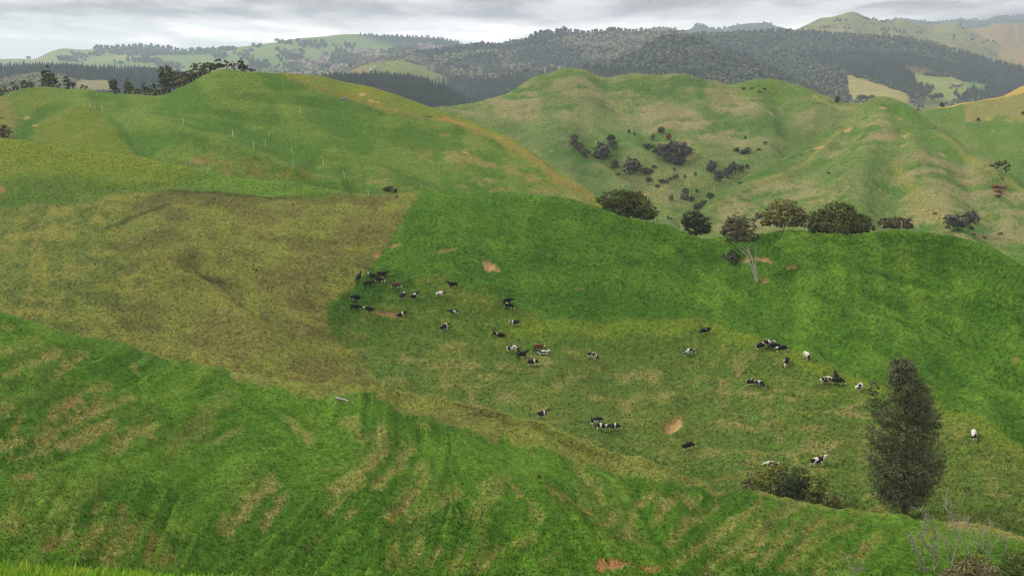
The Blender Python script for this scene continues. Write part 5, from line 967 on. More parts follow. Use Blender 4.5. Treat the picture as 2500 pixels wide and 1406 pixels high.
for i, (lab, bx, by, w, hh, mt) in enumerate([('brushy green shrub at the foot of the conical green tree', 335, 227, 16, 9, 'green'), ('wide olive shrub along the crest fence, lowest of the hedge', 362, 228, 22, 8, 'olive'), ('yellow-green shrub below the big dark round tree', 382, 224, 18, 12, 'yellow'), ('dense dark shrub along the fence under the big round tree', 405, 224, 20, 9, 'dark'),
                                              ('wind-clipped olive shrub where the fence starts to climb', 428, 216, 20, 14, 'kanuka'), ('long olive shrub halfway up the climbing fence', 452, 207, 22, 15, 'olive'), ('dark clipped shrub high on the climbing fence', 474, 197, 18, 12, 'ridge'), ('topmost clipped shrub of the climbing fence', 500, 186, 16, 10, 'kanuka')]):
    tree('hedge_shrub', lab, 'shrub', behind(hC, bx, 3.5), (bx, by), [(bx - w * .4, by - hh * .8, w * .55, hh * .6), (bx + w * .4, by - hh * .9, w * .55, hh * .65), (bx, by - hh * 1.1, w * .6, hh * .6)], int(w * hh * 5), 2.2, ML[mt], None, group='scrub hedge behind the crest fence', seed=90 + i, shell=.6)
tree('bramble', 'brown tangled bramble bush by the track below the crest, against the fence', 'shrub', at(hC, 6, 338), (6, 338), [(4, 312, 18, 26), (18, 322, 15, 16), (-12, 305, 18, 30)], 1800, 2.4, ML['brownish'], limbs(6, 338, 300, 10, 4, 9, 1.0), seed=101)
# scrub in the gullies of the patchy hill: (foot x, foot y, width, height, foliage, label)
SCRUBS = [(1400, 372, 20, 20, 'grey', 'uppermost bush of the slanting row down the gully spur'), (1414, 380, 26, 22, 'grey', 'second bush of the slanting row down the gully spur'), (1430, 388, 24, 20, 'grey', 'lowest bush of the slanting row down the gully spur'), (1402, 345, 24, 14, 'kanuka', 'faint grey-green bush above the slanting row'),
          (1470, 372, 44, 40, 'grey', 'bulky grey tree at the head of the gully with pale bare stems'), (1490, 344, 24, 18, 'dark', 'dark round bush above the bulky gully tree'), (1496, 360, 24, 26, 'grey', 'upright bush joined to the flank of the bulky gully tree'), (1456, 365, 18, 14, 'grey', 'small bush at the near flank of the bulky gully tree'), (1500, 395, 24, 22, 'grey', 'thin grey bush between the bulky tree and the gully dome'),
          (1540, 408, 50, 36, 'grey', 'wide grey dome bush in the bottom of the gully'), (1577, 412, 34, 16, 'dark', 'low dark bush downstream of the grey dome bush'), (1598, 404, 16, 7, 'kanuka', 'flat small bush at the tip of the low dark bush'), (1582, 425, 20, 12, 'brownish', 'brownish bush below the low dark bush'), (1508, 433, 14, 6, 'dark', 'tiny dark bush on the track end of the gully'),
          (1630, 392, 56, 50, 'grey', 'great dark thicket on the spur, first crown'), (1662, 386, 52, 44, 'grey', 'great dark thicket on the spur, second crown'), (1618, 372, 40, 30, 'dark', 'great dark thicket on the spur, upper crown'), (1650, 366, 40, 28, 'grey', 'great dark thicket on the spur, top crown'), (1680, 375, 26, 20, 'grey', 'great dark thicket on the spur, outlying crown'), (1658, 398, 30, 22, 'grey', 'great dark thicket on the spur, lowest crown'),
          (1584, 362, 20, 18, 'dark', 'small dark bush just above the great thicket'), (1572, 351, 9, 8, 'green', 'little green bush uphill of the small dark bush'), (1596, 345, 11, 9, 'green', 'round green bush above the great thicket'), (1596, 366, 8, 6, 'dark', 'tiny dark bush squeezed beside the great thicket'),
          (1632, 332, 16, 18, 'rust', 'rusty bush on the dry slope above the great thicket'), (1614, 311, 18, 16, 'grey', 'highest grey bush on the dry slope'), (1594, 322, 10, 16, 'brownish', 'narrow brown bush below the highest grey bush'), (1536, 319, 8, 10, 'dark', 'first of two tiny dark bushes alone on the green spur'), (1550, 320, 7, 7, 'dark', 'second of two tiny dark bushes alone on the green spur'),
          (1740, 418, 26, 26, 'grey', 'upper bush of the pair at the valley bend'), (1733, 422, 20, 18, 'grey', 'lower bush of the pair at the valley bend'), (1755, 447, 26, 28, 'grey', 'near bush of the valley bend copse'), (1775, 438, 26, 28, 'grey', 'middle bush of the valley bend copse, with pale trunks'), (1788, 432, 26, 34, 'grey', 'tallest bush of the valley bend copse'), (1808, 425, 22, 20, 'kanuka', 'last thin bush of the valley bend copse'), (1823, 415, 12, 12, 'kanuka', 'wispy bush uphill of the valley bend copse'),
          (1798, 372, 16, 10, 'dark', 'first bush of the low hedge row in the side valley'), (1814, 376, 22, 11, 'grey', 'middle bush of the low hedge row in the side valley'), (1828, 374, 20, 14, 'grey', 'end bush of the low hedge row in the side valley'), (1852, 368, 12, 5, 'green', 'flat green bush past the low hedge row'), (1868, 358, 11, 9, 'green', 'single green bush on the edge of the pointed hill'), (1820, 336, 6, 8, 'dark', 'lone tiny bush on the dry slope above the side valley'),
          (1617, 440, 18, 11, 'dark', 'dark bush in the mid gully beside the fallen log'), (1628, 441, 12, 9, 'grey', 'small bush touching the dark mid gully bush'), (1638, 437, 10, 10, 'kanuka', 'thin bush in the mid gully near the pale stick'), (1650, 434, 14, 14, 'kanuka', 'taller thin bush in the mid gully'), (1646, 420, 8, 9, 'brownish', 'brown sapling above the taller thin bush'), (1672, 432, 7, 9, 'kanuka', 'sapling between the mid gully and the valley bend'), (1697, 432, 8, 10, 'green', 'green sapling alone below the valley bend'), (1605, 445, 12, 8, 'kanuka', 'low faint bush at the foot of the mid gully'),
          (1676, 472, 20, 16, 'green', 'bush with two pale dead trunks on the valley floor'), (1672, 487, 24, 12, 'kanuka', 'low bush under the pale dead trunks'), (1690, 486, 16, 9, 'kanuka', 'flat bush on the valley floor by the stream'), (1638, 488, 12, 14, 'kanuka', 'single bush on the valley floor, nearest the dome tree'), (1702, 464, 8, 8, 'green', 'tiny green bush over the valley floor')]
SCR_E = [(1718, 492, 20, 16, 'green', 'green bush on the lower edge of the pointed hill'), (1734, 486, 22, 18, 'dark', 'dark bush on the lower edge of the pointed hill'), (1703, 508, 22, 20, 'dark', 'dark bush low on the edge of the pointed hill'), (1716, 504, 16, 8, 'grey', 'flat grey bush low on the edge of the pointed hill'), (1853, 522, 22, 14, 'grey', 'grey bush on the slope above the olive crest tree'), (1841, 530, 12, 12, 'grey', 'smaller bush above the olive crest tree'),
         (2330, 584, 60, 42, 'grey', 'broad purplish-grey bush just above the lush crest'), (2368, 566, 42, 46, 'grey', 'upright purplish-grey bush behind the broad one'), (2220, 530, 14, 8, 'rust', 'small rusty bush on the dry slope above the low crest bush'), (2281, 532, 12, 6, 'rust', 'second small rusty bush further along the dry slope'), (2443, 560, 12, 8, 'rust', 'outermost rusty bush on the dry slope'), (2404, 574, 14, 6, 'rust', 'rusty bush above the corner of the lush crest'), (2378, 579, 12, 5, 'brownish', 'brown tuft bush beside the purplish-grey bushes'),
         (2023, 428, 10, 4, 'dark', 'tiny dark shrub on the flank of the pointed hill'), (2036, 300, 6, 3, 'dark', 'tiny dark shrub near the top of the pointed hill'), (1807, 448, 10, 5, 'dark', 'tiny shrub by the pale ridge path of the pointed hill')]
g = np.random.default_rng(99)
UB = []
for k in range(5):
    bl = [(0, 0, .50, .46, .46, .48)] + [(math.cos(a) * .24, math.sin(a) * .24, g.uniform(.35, .72), .28, .28, .27) for a in g.uniform(0, 6.28, 5)]
    UB.append([leaves(bl, 1400, .062, 200 + k, .3, .5, 16), leaves(bl, 320, .13, 210 + k, .3, .5, 10)])
bush_me = {}
def bush(lab, p, w, hh, mt, i, group, name='gully_bush'):
    m = mp_at(p); lod = 0 if max(w, hh) > 17 else 1; key = (i % 5, lod, mt)
    if key not in bush_me: bush_me[key] = mesh_np('bush', *UB[i % 5][lod], ML[mt])
    o = obj(name, bush_me[key]); o.location = Vector(p) - Vector((0, 0, hh * m * .06)); o.scale = (w * m * .98, w * m * .98, hh * m * 1.12); o.rotation_euler = (0, 0, R.uniform(0, 6.28))
    return tag(o, lab, 'bush', group)
for i, (x, y, w, hh, mt, lab) in enumerate(SCRUBS): bush(lab, at(hD, x, y), w, hh, mt, i, 'bushes in the gullies of the patchy hill')
for i, (x, y, w, hh, mt, lab) in enumerate(SCR_E): bush(lab, at(hE, x, y), w, hh, mt, i, 'bushes on the pointed hill', 'hill_bush')
# the tree on the far flank of the pointed hill
tree('flat_topped_tree', 'flat-topped tree on bare forked trunks over a rusty bracken patch', 'tree', at(hE, 2448, 440), (2448, 440), [(2440, 404, 22, 9), (2425, 410, 11, 6), (2456, 417, 9, 6), (2442, 398, 12, 6)], 1100, 2.2, ML['ridge'], [([(2448, 444), (2444, 425), (2440, 405)], [1.2, .9, .3]), ([(2449, 444), (2452, 425), (2456, 412)], [1.0, .8, .3]), ([(2447, 442), (2436, 422), (2428, 410)], [.9, .7, .3])], seed=111)
for i, (x, y, w, hh) in enumerate([(2432, 452, 22, 8), (2448, 456, 22, 7), (2440, 466, 26, 8), (2436, 476, 20, 7)]):
    bush(['upper clump of rusty bracken under the flat-topped tree', 'second clump of rusty bracken under the flat-topped tree', 'widest clump of rusty bracken below the flat-topped tree', 'lowest clump of rusty bracken below the flat-topped tree'][i], at(hE, x, y), w, hh, 'rust', i, 'bracken under the flat-topped tree', 'bracken')
bush('dark bush on the skyline edge where the bright knob drops away', at(hD, 2044, 246), 14, 16, 'dark', 1, None, 'skyline_bush'); bush('dark bush on the sandy track hill against the valley fields', behind(hF, 2303, 3), 14, 11, 'dark', 2, None, 'skyline_bush')
bush('small dark bush beneath the tan paddock of the track hill', at(hF, 2387, 294), 10, 7, 'dark', 3, None, 'hill_bush'); bush('dark bush at the frame edge on the track hill', at(hF, 2498, 280), 10, 10, 'dark', 4, None, 'hill_bush')
# bushes and dead branches at the lower corner of the near hill
def stems(name, lab, bx, by, paths, mat, seed, twigs=3, group='dead wood on the near hill', h=None, lift=0):
    h = h or hA; p0 = at(h, bx, min(by, 1440)); g = random.Random(seed); m = mp_at(p0); root = link(bpy.data.objects.new(name, None)); root.location = Vector(p0); tag(root, lab, 'dead tree', group)
    for pts, r0 in paths:
        n = len(pts); dz = g.uniform(-14, 14)
        allp = [([px_local(p0, bx, by, x, y, dz * i / n) for i, (x, y) in enumerate(pts)], [m * (r0 * (1 - .8 * i / (n - 1))) for i in range(n)])]
        for i in range(1, n):
            for _ in range(twigs):
                if g.random() < .75:
                    x, y = pts[i]; f = g.random(); x += (pts[i - 1][0] - x) * f; y += (pts[i - 1][1] - y) * f
                    a = math.radians(g.uniform(-75, 75)); L_ = g.uniform(8, 24); q = [(x, y)]; tw = dz * i / n; ds = g.uniform(-8, 8)
                    for s in range(3):
                        a += g.uniform(-.5, .5); q.append((q[-1][0] + math.sin(a) * L_ / 3, q[-1][1] - math.cos(a) * L_ / 3))
                    allp.append(([px_local(p0, bx, by, u, v, tw + ds * k) for k, (u, v) in enumerate(q)], [m * r0 * k for k in (.30, .24, .18, .10)]))
        V, F = tube(allp, 5); obj('branch', mesh_np('branch', V, F, mat, True), root)
    return root
stems('dead_tree', 'dead tree of crooked lichened limbs, with the thick broken stub', 2270, 1385, [([(2262, 1392), (2250, 1365), (2239, 1344), (2228, 1322), (2209, 1294)], 4.2), ([(2288, 1390), (2282, 1346), (2263, 1329), (2247, 1308), (2240, 1291), (2244, 1266), (2247, 1238)], 2.6), ([(2285, 1388), (2283, 1350), (2282, 1324), (2280, 1300), (2267, 1273), (2253, 1245), (2229, 1232)], 2.6)], M_LICHEN, 1, 11)
stems('dead_tree', 'dead tree with the tallest pale forked branches at the hill foot', 2330, 1380, [([(2322, 1385), (2335, 1317), (2326, 1288), (2314, 1263), (2304, 1241), (2302, 1210)], 2.2), ([(2334, 1318), (2344, 1290), (2356, 1272), (2350, 1262)], 1.4), ([(2326, 1290), (2334, 1268), (2346, 1264)], 1.3), ([(2374, 1372), (2354, 1336), (2340, 1312)], 2.0), ([(2318, 1380), (2310, 1340), (2300, 1315), (2302, 1290)], 1.4)], M_PALE, 2, 13)
stems('dead_tree', 'dead tree of pale wiry branches with a stub reaching outward', 2405, 1368, [([(2392, 1372), (2396, 1330), (2384, 1327), (2383, 1311), (2390, 1294), (2402, 1282), (2418, 1263)], 2.0), ([(2422, 1374), (2414, 1332), (2411, 1314), (2402, 1295)], 1.6), ([(2414, 1330), (2428, 1314), (2436, 1298)], 1.2), ([(2383, 1312), (2366, 1296), (2352, 1276)], 1.2)], M_PALE, 3, 10)
stems('dead_tree', 'single thin dead stem hooked at the tip, above the dark corner bush', 2456, 1350, [([(2455, 1352), (2455, 1320), (2455, 1305), (2452, 1294), (2436, 1273)], 1.2)], M_PALE, 4, 5)
stems('dead_tree', 'small bleached dead shrub alone on the grass, apart from the thicket', 2087, 1412, [([(2087, 1418), (2084, 1395), (2083, 1380), (2070, 1366), (2058, 1352)], 1.5), ([(2084, 1388), (2096, 1374), (2101, 1356)], 1.2), ([(2084, 1390), (2104, 1380), (2122, 1384)], 1.1), ([(2086, 1406), (2060, 1396), (2044, 1382)], 1.1)], M_PALE, 5, 9)
for i, (lab, bx, by, bl, mt, n) in enumerate([('dark green leafy bush filling the corner below the hooked dead stem', 2480, 1440, [(2470, 1375, 34, 34), (2500, 1390, 40, 44), (2455, 1400, 30, 30)], 'green', 4000), ('brown-olive thicket bush around the feet of the dead trees', 2380, 1440, [(2330, 1388, 40, 26), (2375, 1378, 44, 30), (2410, 1390, 40, 36), (2300, 1400, 34, 24), (2345, 1370, 26, 20)], 'brownish', 7500), ('mossy green bush behind the thicket, under the pale wiry branches', 2400, 1385, [(2395, 1356, 34, 18, 12), (2360, 1362, 26, 14, 12)], 'yellow', 1300)]):
    tree('corner_bush', lab, 'bush', at(hA, bx, by), (bx, by), bl, n, 2.6, ML[mt], limbs(bx, by, by - 50, 26, 6, 130 + i, 1.6), group='bushes in the lower corner', seed=140 + i, shell=.55)
tree('twiggy_plant', 'small dark twiggy plant on the green hollow of the near hill', 'plant', at(hA, 1316, 1176), (1316, 1176), [(1314, 1171, 7, 4)], 120, 2.2, ML['dark'], [([(1316, 1178), (1312, 1168)], [.6, .2]), ([(1316, 1178), (1322, 1169)], [.6, .2])], seed=151)
for (x, y, lab) in [(557, 1336, 'grey dead twig plant on the near slope, closest to the bright bank'), (110, 1175, 'grey dead twig plant on the shaded near slope'), (300, 1280, 'dead twig plant between two dry grass strips'), (365, 868, 'grey twig plant near the skyline of the near hill')]:
    stems('dead_twigs', lab, x, y, [([(x, y + 3), (x - 2, y - 6), (x - 1, y - 14)], .8), ([(x, y + 2), (x + 7, y - 4), (x + 12, y - 8)], .7), ([(x, y + 2), (x - 9, y - 1), (x - 15, y + 1)], .7)], M_LICHEN, x, 1, 'dead twig plants on the near hill')
# fallen timber
def log(lab, h, a, b, r, mat=M_PALE, fork=True):
    A, B = Vector(at(h, *a)), Vector(at(h, *b)); m = mp_at(A); up = Vector((0, 0, r * m * .7)); mid = (A + B) / 2 + Vector((0, 0, r * m * .4))
    root = link(bpy.data.objects.new('fallen_log', None)); root.location = A; tag(root, lab, 'log', 'fallen timber on the hills')
    V, F = tube([([up * .6, mid - A + up, B - A + up], [r * m, r * m * .85, r * m * .5])], 7); obj('trunk', mesh_np('trunk', V, F, mat, True), root)
    if fork:
        d = (B - A); V, F = tube([([d * .45 + up, d * .62 + up + Vector((0, d.length * .12, d.length * .10)), d * .75 + up + Vector((0, d.length * .2, d.length * .16))], [r * m * .4, r * m * .3, r * m * .15])], 5); obj('branch', mesh_np('branch', V, F, mat, True), root)
log('bleached fallen log lying near the skyline of the near green hill', hA, (822, 987), (864, 1006), 3.0)
log('pale fallen log on the steep green face of the patchy hill', hD, (1479, 246), (1499, 259), 1.3); log('curved pale log on the patchy hill below the fence corner', hD, (1427, 268), (1439, 262), 1.0)
log('pale pole lying on the green strip of the patchy hill, flatter of two', hD, (1766, 280), (1778, 274), 1.0, fork=False); log('pale pole lying on the green strip of the patchy hill, steeper of two', hD, (1792, 289), (1797, 278), 1.0, fork=False); log('pale stick log leaning down the mid gully', hD, (1657, 452), (1665, 442), 1.0, fork=False)
for i, (x, y, y2, lab) in enumerate([(1659, 486, 464, 'thin pale dead trunk on the valley floor, taller one'), (1682, 484, 462, 'pale dead trunk rising through the valley floor bush'), (1743, 476, 458, 'pale dead trunk on the edge of the pointed hill'), (1768, 447, 430, 'pale slanting dead trunk at the valley bend copse')]):
    h = hD; p = at(h, x, y); V, F = tube([([px_local(p, x, y, x, y + 2), px_local(p, x, y, x + 1, (y + y2) / 2), px_local(p, x, y, x - (4 if i == 3 else 0), y2)], [.9 * mp_at(p), .7 * mp_at(p), .3 * mp_at(p)])], 5)
    o = link(bpy.data.objects.new('dead_tree', None)); o.location = Vector(p); tag(o, lab, 'dead tree', 'pale dead trunks in the valley'); obj('trunk', mesh_np('trunk', V, F, M_STEM, True), o)

# ------------------------------------------------------------------ trees and houses far off
FT = {}
def far_tree(lab, h, x, y, w, hh, mt, i, group, behind_d=None):
    p = at(h, x, y); key = (i % 5, mt)
    if key not in FT: FT[key] = mesh_np('crown', *UB[i % 5][1], ML[mt])
    m = mp_at(p); o = obj('distant_tree', FT[key]); o.location = p; o.scale = (w * m, w * m, hh * m * 1.05); o.rotation_euler = (0, 0, i * 1.7)
    return tag(o, lab, 'tree', group)
ORD = 'first second third fourth fifth sixth seventh eighth ninth tenth eleventh twelfth thirteenth fourteenth fifteenth sixteenth'.split()
CL = [((673, 714, 106, 116), 7, 11, 9, 'distant tree in the small hilltop clump over the plateau farm'), ((725, 800, 108, 123), 13, 13, 12, 'distant tree in the long dark clump on the plateau paddock'), ((616, 636, 117, 122), 3, 10, 11, 'distant tree in the open-stemmed trio on the plateau edge'), ((814, 838, 114, 119), 4, 8, 6, 'distant tree in the garden by the plateau farmstead'), ((843, 866, 112, 126), 6, 10, 10, 'distant tree in the clump stepping down from the farmstead'),
      ((674, 742, 130, 152), 16, 13, 11, 'distant tree in the wooded dip under the plateau paddock'), ((606, 650, 152, 172), 11, 13, 14, 'distant tree in the block close behind the grassy summit'), ((520, 553, 140, 151), 8, 10, 9, 'distant tree in the gully beside the curved hedge'), ((572, 602, 136, 142), 5, 9, 7, 'distant tree in the row under the curved hedge'), ((308, 392, 150, 160), 15, 9, 12, 'distant tree in the shelter belt across the flat green field'),
      ((170, 222, 135, 149), 11, 10, 9, 'distant tree in the wood stepping down the tan knoll'), ((140, 176, 142, 157), 9, 11, 12, 'distant tree in the dark block by the tan knoll'), ((280, 300, 158, 166), 3, 10, 10, 'distant tree in front of the pine belt end')]
kf = 0
for (x0, x1, y0, y1), n, w, hh, lab in CL:
    gg = random.Random(kf + 5)
    xs = sorted(x0 + (x1 - x0) * (j + .5) / n + gg.uniform(-3, 3) for j in range(n))
    for j, x in enumerate(xs):
        y = y0 + (y1 - y0) * ((j * .618) % 1)
        far_tree(lab.replace('distant tree', ORD[j] + ' distant tree from the left'), far['farmland_plateau'], x, y, w * gg.uniform(.8, 1.25), hh * gg.uniform(.8, 1.25), 'far', kf, lab.replace('distant tree', 'distant trees')); kf += 1
far_tree('lone round tree on the skyline beside the tan knoll', far['farmland_plateau'], 238, 122, 13, 11, 'far', 1, None); far_tree('lone wind-bent tree on the bare skyline beside the pale sky', far['farmland_plateau'], 70, 148, 13, 8, 'far', 2, None)
VT = [((2094, 2132), 8, 12, 14, 'far', 'valley tree in the dark clump below the tan field'), ((2138, 2152), 2, 10, 11, 'far', 'valley tree in the pair past the dark clump'), ((2160, 2180), 3, 9, 9, 'far', 'valley tree by the foot of the ridge mast'), ((2222, 2254), 5, 12, 9, 'pink', 'bare brownish valley tree below the pine spur'), ((2270, 2302), 7, 10, 12, 'far', 'valley tree in the row under the tan paddock'), ((2342, 2360), 4, 11, 13, 'far', 'valley tree beside the dark pointed conifer'), ((2362, 2380), 3, 9, 11, 'olive', 'olive valley tree at the corner of the green field'), ((2318, 2352), 6, 9, 6, 'pink', 'bare tree around the white valley house')]
for (x0, x1), n, w, hh, mt, lab in VT:
    gg = random.Random(kf)
    for j in range(n):
        x = x0 + (x1 - x0) * (j + .5) / n; y = (214 if 'house' in lab else 226 if 'green field' in lab else 240) + gg.uniform(-3, 3)
        far_tree(ORD[j] + ' ' + lab.replace('valley tree', 'tree from left') if 'valley tree' in lab else ORD[j] + ' ' + lab.replace('tree', 'tree from left', 1), far['bush_mountain'], x, y, w * gg.uniform(.8, 1.2), hh * gg.uniform(.8, 1.2), mt, kf, lab.replace('tree', 'trees', 1)); kf += 1
far_tree('dark pointed conifer standing alone in the valley fields', far['bush_mountain'], 2332, 233, 10, 18, 'dark', 3, None); far_tree('round dark tree on the upper edge of the tan valley field', far['bush_mountain'], 2091, 195, 12, 12, 'dark', 4, None)
M_WALL = plain_mat('white_weatherboard', (0.75, 0.74, 0.70)); M_ROOF = plain_mat('iron_roof', (0.32, 0.30, 0.29)); M_GLASS = plain_mat('window_glass', (0.04, 0.05, 0.06), 0.15)
def house(lab, h, x, y, L_, W_, H_, rz):
    p = at(h, x, y); root = link(bpy.data.objects.new('farmhouse', None)); root.location = p; root.rotation_euler = (0, 0, rz); tag(root, lab, 'house')
    a, b = L_ / 2, W_ / 2
    V = [(-a, -b, -1), (a, -b, -1), (a, b, -1), (-a, b, -1), (-a, -b, H_), (a, -b, H_), (a, b, H_), (-a, b, H_), (-a, 0, H_ + W_ * .35), (a, 0, H_ + W_ * .35)]
    obj('wall', mesh_np('wall', V, [np.array([(0, 1, 5, 4), (2, 3, 7, 6), (1, 2, 6, 5), (3, 0, 4, 7)]), np.array([(4, 8, 7), (5, 6, 9)])], M_WALL), root)
    e, r = .4, H_ + W_ * .35
    V = [(-a - e, -b - e, H_ - .25), (a + e, -b - e, H_ - .25), (a + e, 0, r + .06), (-a - e, 0, r + .06), (-a - e, b + e, H_ - .25), (a + e, b + e, H_ - .25)]
    V += [(x_, y_, z_ + .15) for x_, y_, z_ in V]
    obj('roof', mesh_np('roof', V, np.array([(0, 1, 2, 3), (3, 2, 5, 4), (6, 9, 8, 7), (9, 10, 11, 8), (0, 6, 7, 1), (4, 5, 11, 10)]), M_ROOF), root)
    for k in (-.3, 0.05, .32):
        V = [(k * L_ + sx * .7, -b - .03 - dy, H_ * .5 + sz * .55) for dy in (0, .04) for sz in (-1, 1) for sx in (-1, 1)]
        obj('window', mesh_np('window', V, np.array([(0, 1, 3, 2), (4, 6, 7, 5), (0, 4, 5, 1), (2, 3, 7, 6), (0, 2, 6, 4), (1, 5, 7, 3)]), M_GLASS), root)
house('white farmhouse among bare trees in the valley fields', far['bush_mountain'], 2336, 212, 8, 5, 2.8, .2)
house('pale farmhouse tucked in trees on the far plateau', far['farmland_plateau'], 832, 117, 16, 9, 4, -.2)
house('pale farmhouse on the valley edge beneath the pale mound', far['valley_mound'], 910, 170, 9, 6, 3, .3)

# ------------------------------------------------------------------ fences, poles and other farm things
def post_mesh(hgt, r, mat, name='post', seg=6):
    V, F = tube([([(0, 0, -.25), (0, 0, hgt * .5), (0.0, 0, hgt)], [r, r * .97, r * .92])], seg); return mesh_np(name, V, F, mat, False)
POSTS = {}
def fence(lab, pts3, hgt, r, mat, wires=2, lean=.06, group=None):
    root = link(bpy.data.objects.new('fence', None)); root.location = Vector(pts3[0]); tag(root, lab, 'fence', group)
    key = (hgt, r, mat.name)
    if key not in POSTS: POSTS[key] = post_mesh(hgt, r, mat)
    g = random.Random(len(lab))
    for p in pts3:
        o = obj('post', POSTS[key], root); o.location = Vector(p) - root.location; o.rotation_euler = (g.gauss(0, lean), g.gauss(0, lean), g.uniform(0, 3)); s = g.uniform(.85, 1.15); o.scale = (1, 1, s)
    for k in range(wires):
        z = hgt * (.45 + .4 * k); V, F = tube([([Vector(p) - root.location + Vector((0, 0, z)) for p in pts3], [.006] * len(pts3))], 3); obj('wire', mesh_np('wire', V, F, M_WIRE), root)
    return root
def along(poly, n):
    p = np.array(poly, float); d = np.concatenate([[0], np.cumsum(np.hypot(*np.diff(p, axis=0).T))]); t = np.linspace(0, d[-1], n); return list(zip(np.interp(t, d, p[:, 0]), np.interp(t, d, p[:, 1])))
fence('post and wire fence along the crest of the long hill, in front of the trees', [behind(hC, x, .6) for x in np.linspace(92, 520, 52)], 1.05, .075, M_POST)
fence('fence over the summit of the long hill, past the dark conifer', [behind(hC, x, .5) for x in np.linspace(560, 700, 20)], .9, .07, M_DPOST)
fence('fence dividing green slope from yellow shoulder on the long hill', [at(hC, x, y) for x, y in along([(692, 184), (760, 208), (850, 240), (950, 275), (1050, 298), (1130, 322), (1230, 362), (1300, 406), (1370, 450), (1430, 480)], 44)], .95, .06, M_DPOST, lean=.12)
fence('old fence beside the track where the long hill falls to the bramble', [at(hC, x, y) for x, y in along([(38, 226), (22, 240), (14, 262), (20, 285), (30, 300), (36, 330)], 16)], 1.1, .08, M_POST, lean=.14)
fence('sparse fence with pale posts along the crest of the grazed hill', [at(hB, x, y + 1) for x, y in [(829, 468), (900, 472), (999, 473), (1030, 471), (1085, 470), (1143, 469), (1200, 471), (1246, 472), (1298, 475), (1345, 481), (1371, 485), (1390, 488), (1437, 500), (1505, 523), (1600, 549), (1662, 561)]], 1.15, .035, M_POST, 1)
fence('fence of thin pale posts round the green pocket under the bright shoulder', [at(hB, x, y) for x, y in [(148, 470), (258, 474), (342, 468), (392, 462), (423, 466), (475, 479), (546, 485), (650, 484), (740, 480), (800, 473)]], 1.1, .035, M_POST, 1)
fence('fence in front of the dome trees on the far end of the crest', [behind(hB, x, .8) for x in (1860, 1884, 1910, 1962, 2032, 2060, 2150, 2200, 2242)], 1.3, .07, M_POST, 2)
fence('fence along the skyline of the patchy hill', [behind(hD, x, .6) for x in np.linspace(1290, 1800, 52)], 1.1, .09, M_POST)
fence('fence of small posts over the bright knob', [behind(hD, x, .6) for x in np.linspace(1830, 1990, 16)], 1.0, .09, M_POST)
fence('short line of posts under the bright shoulder, beside the spur', [at(hC, x, y) for x, y in [(442, 405), (455, 403), (466, 402), (480, 405), (491, 410)]], 1.3, .06, M_POST, 1)
PM = {}
def pole(lab, h, x, y, hpx):
    p = at(h, x, y); root = link(bpy.data.objects.new('planted_pole', None)); root.location = p; tag(root, lab, 'pole', 'sleeved poplar poles on the long hill'); H_ = hpx * mp_at(p)
    if 'a' not in PM: PM['a'] = post_mesh(1, .055, M_SLEEVE, 'sleeve'); PM['b'] = post_mesh(1, .03, M_POST, 'stake'); PM['c'] = mesh_np('collar', *tube([([(0, 0, .0), (0, 0, .12)], [.13, .09])], 8), M_SLEEVE)
    a = obj('sleeve', PM['a'], root); a.scale = (.95, .95, H_ * .85); b = obj('stake', PM['b'], root); b.scale = (1, 1, H_); obj('collar', PM['c'], root); root.rotation_euler = (R.gauss(0, .05), R.gauss(0, .05), 0)
for x, y, hp, lab in [(568, 341, 17, 'planted pole in a white sleeve, alone beside the low brush on the long hill'), (648, 347, 18, 'white sleeved pole third up from the green pocket'), (712, 364, 18, 'white sleeved pole highest of the diagonal down to the crest shrub'), (620, 374, 16, 'white sleeved pole at the edge of the spur'), (716, 401, 16, 'white sleeved pole in the hollow behind the spur'), (790, 402, 18, 'white sleeved pole in the middle of the green slope'), (841, 440, 20, 'lowest white sleeved pole, above the crest shrub'),
                      (249, 263, 16, 'white sleeved pole on the lip of the yellow bench, tallest there'), (220, 262, 14, 'white sleeved pole at the start of the yellow bench lip'), (206, 259, 11, 'shortest white sleeved pole of the yellow bench lip'), (232, 264, 11, 'thin sleeved pole between others on the yellow bench lip'), (347, 289, 10, 'short pale pole above the green slope'), (448, 313, 17, 'slim pole near the upper spur'), (656, 318, 8, 'short stake with rail below the summit'), (680, 313, 9, 'short stake of the pair below the summit'), (733, 277, 9, 'short stake on the sheep path to the blue tank'), (899, 476, 14, 'leaning broken stake by the crest shrub')]:
    pole(lab, hC if y < 455 else hB, x, y, hp)
# blue trough tank
p = at(hC, 838, 244); m = mp_at(p); root = link(bpy.data.objects.new('water_tank', None)); root.location = p; tag(root, 'small blue water tank at the fence on the long hill', 'water tank')
V, F = tube([([(0, 0, -.1), (0, 0, .45), (0, 0, .9)], [.42, .44, .42])], 14); obj('barrel', mesh_np('barrel', V, F, plain_mat('blue_plastic', (0.10, 0.16, 0.30), .45), True), root)
V, F = tube([([(0, 0, .9), (0, 0, .97)], [.45, .40])], 14); obj('lid', mesh_np('lid', V, F, plain_mat('pale_lid', (0.42, 0.46, 0.5), .5)), root)
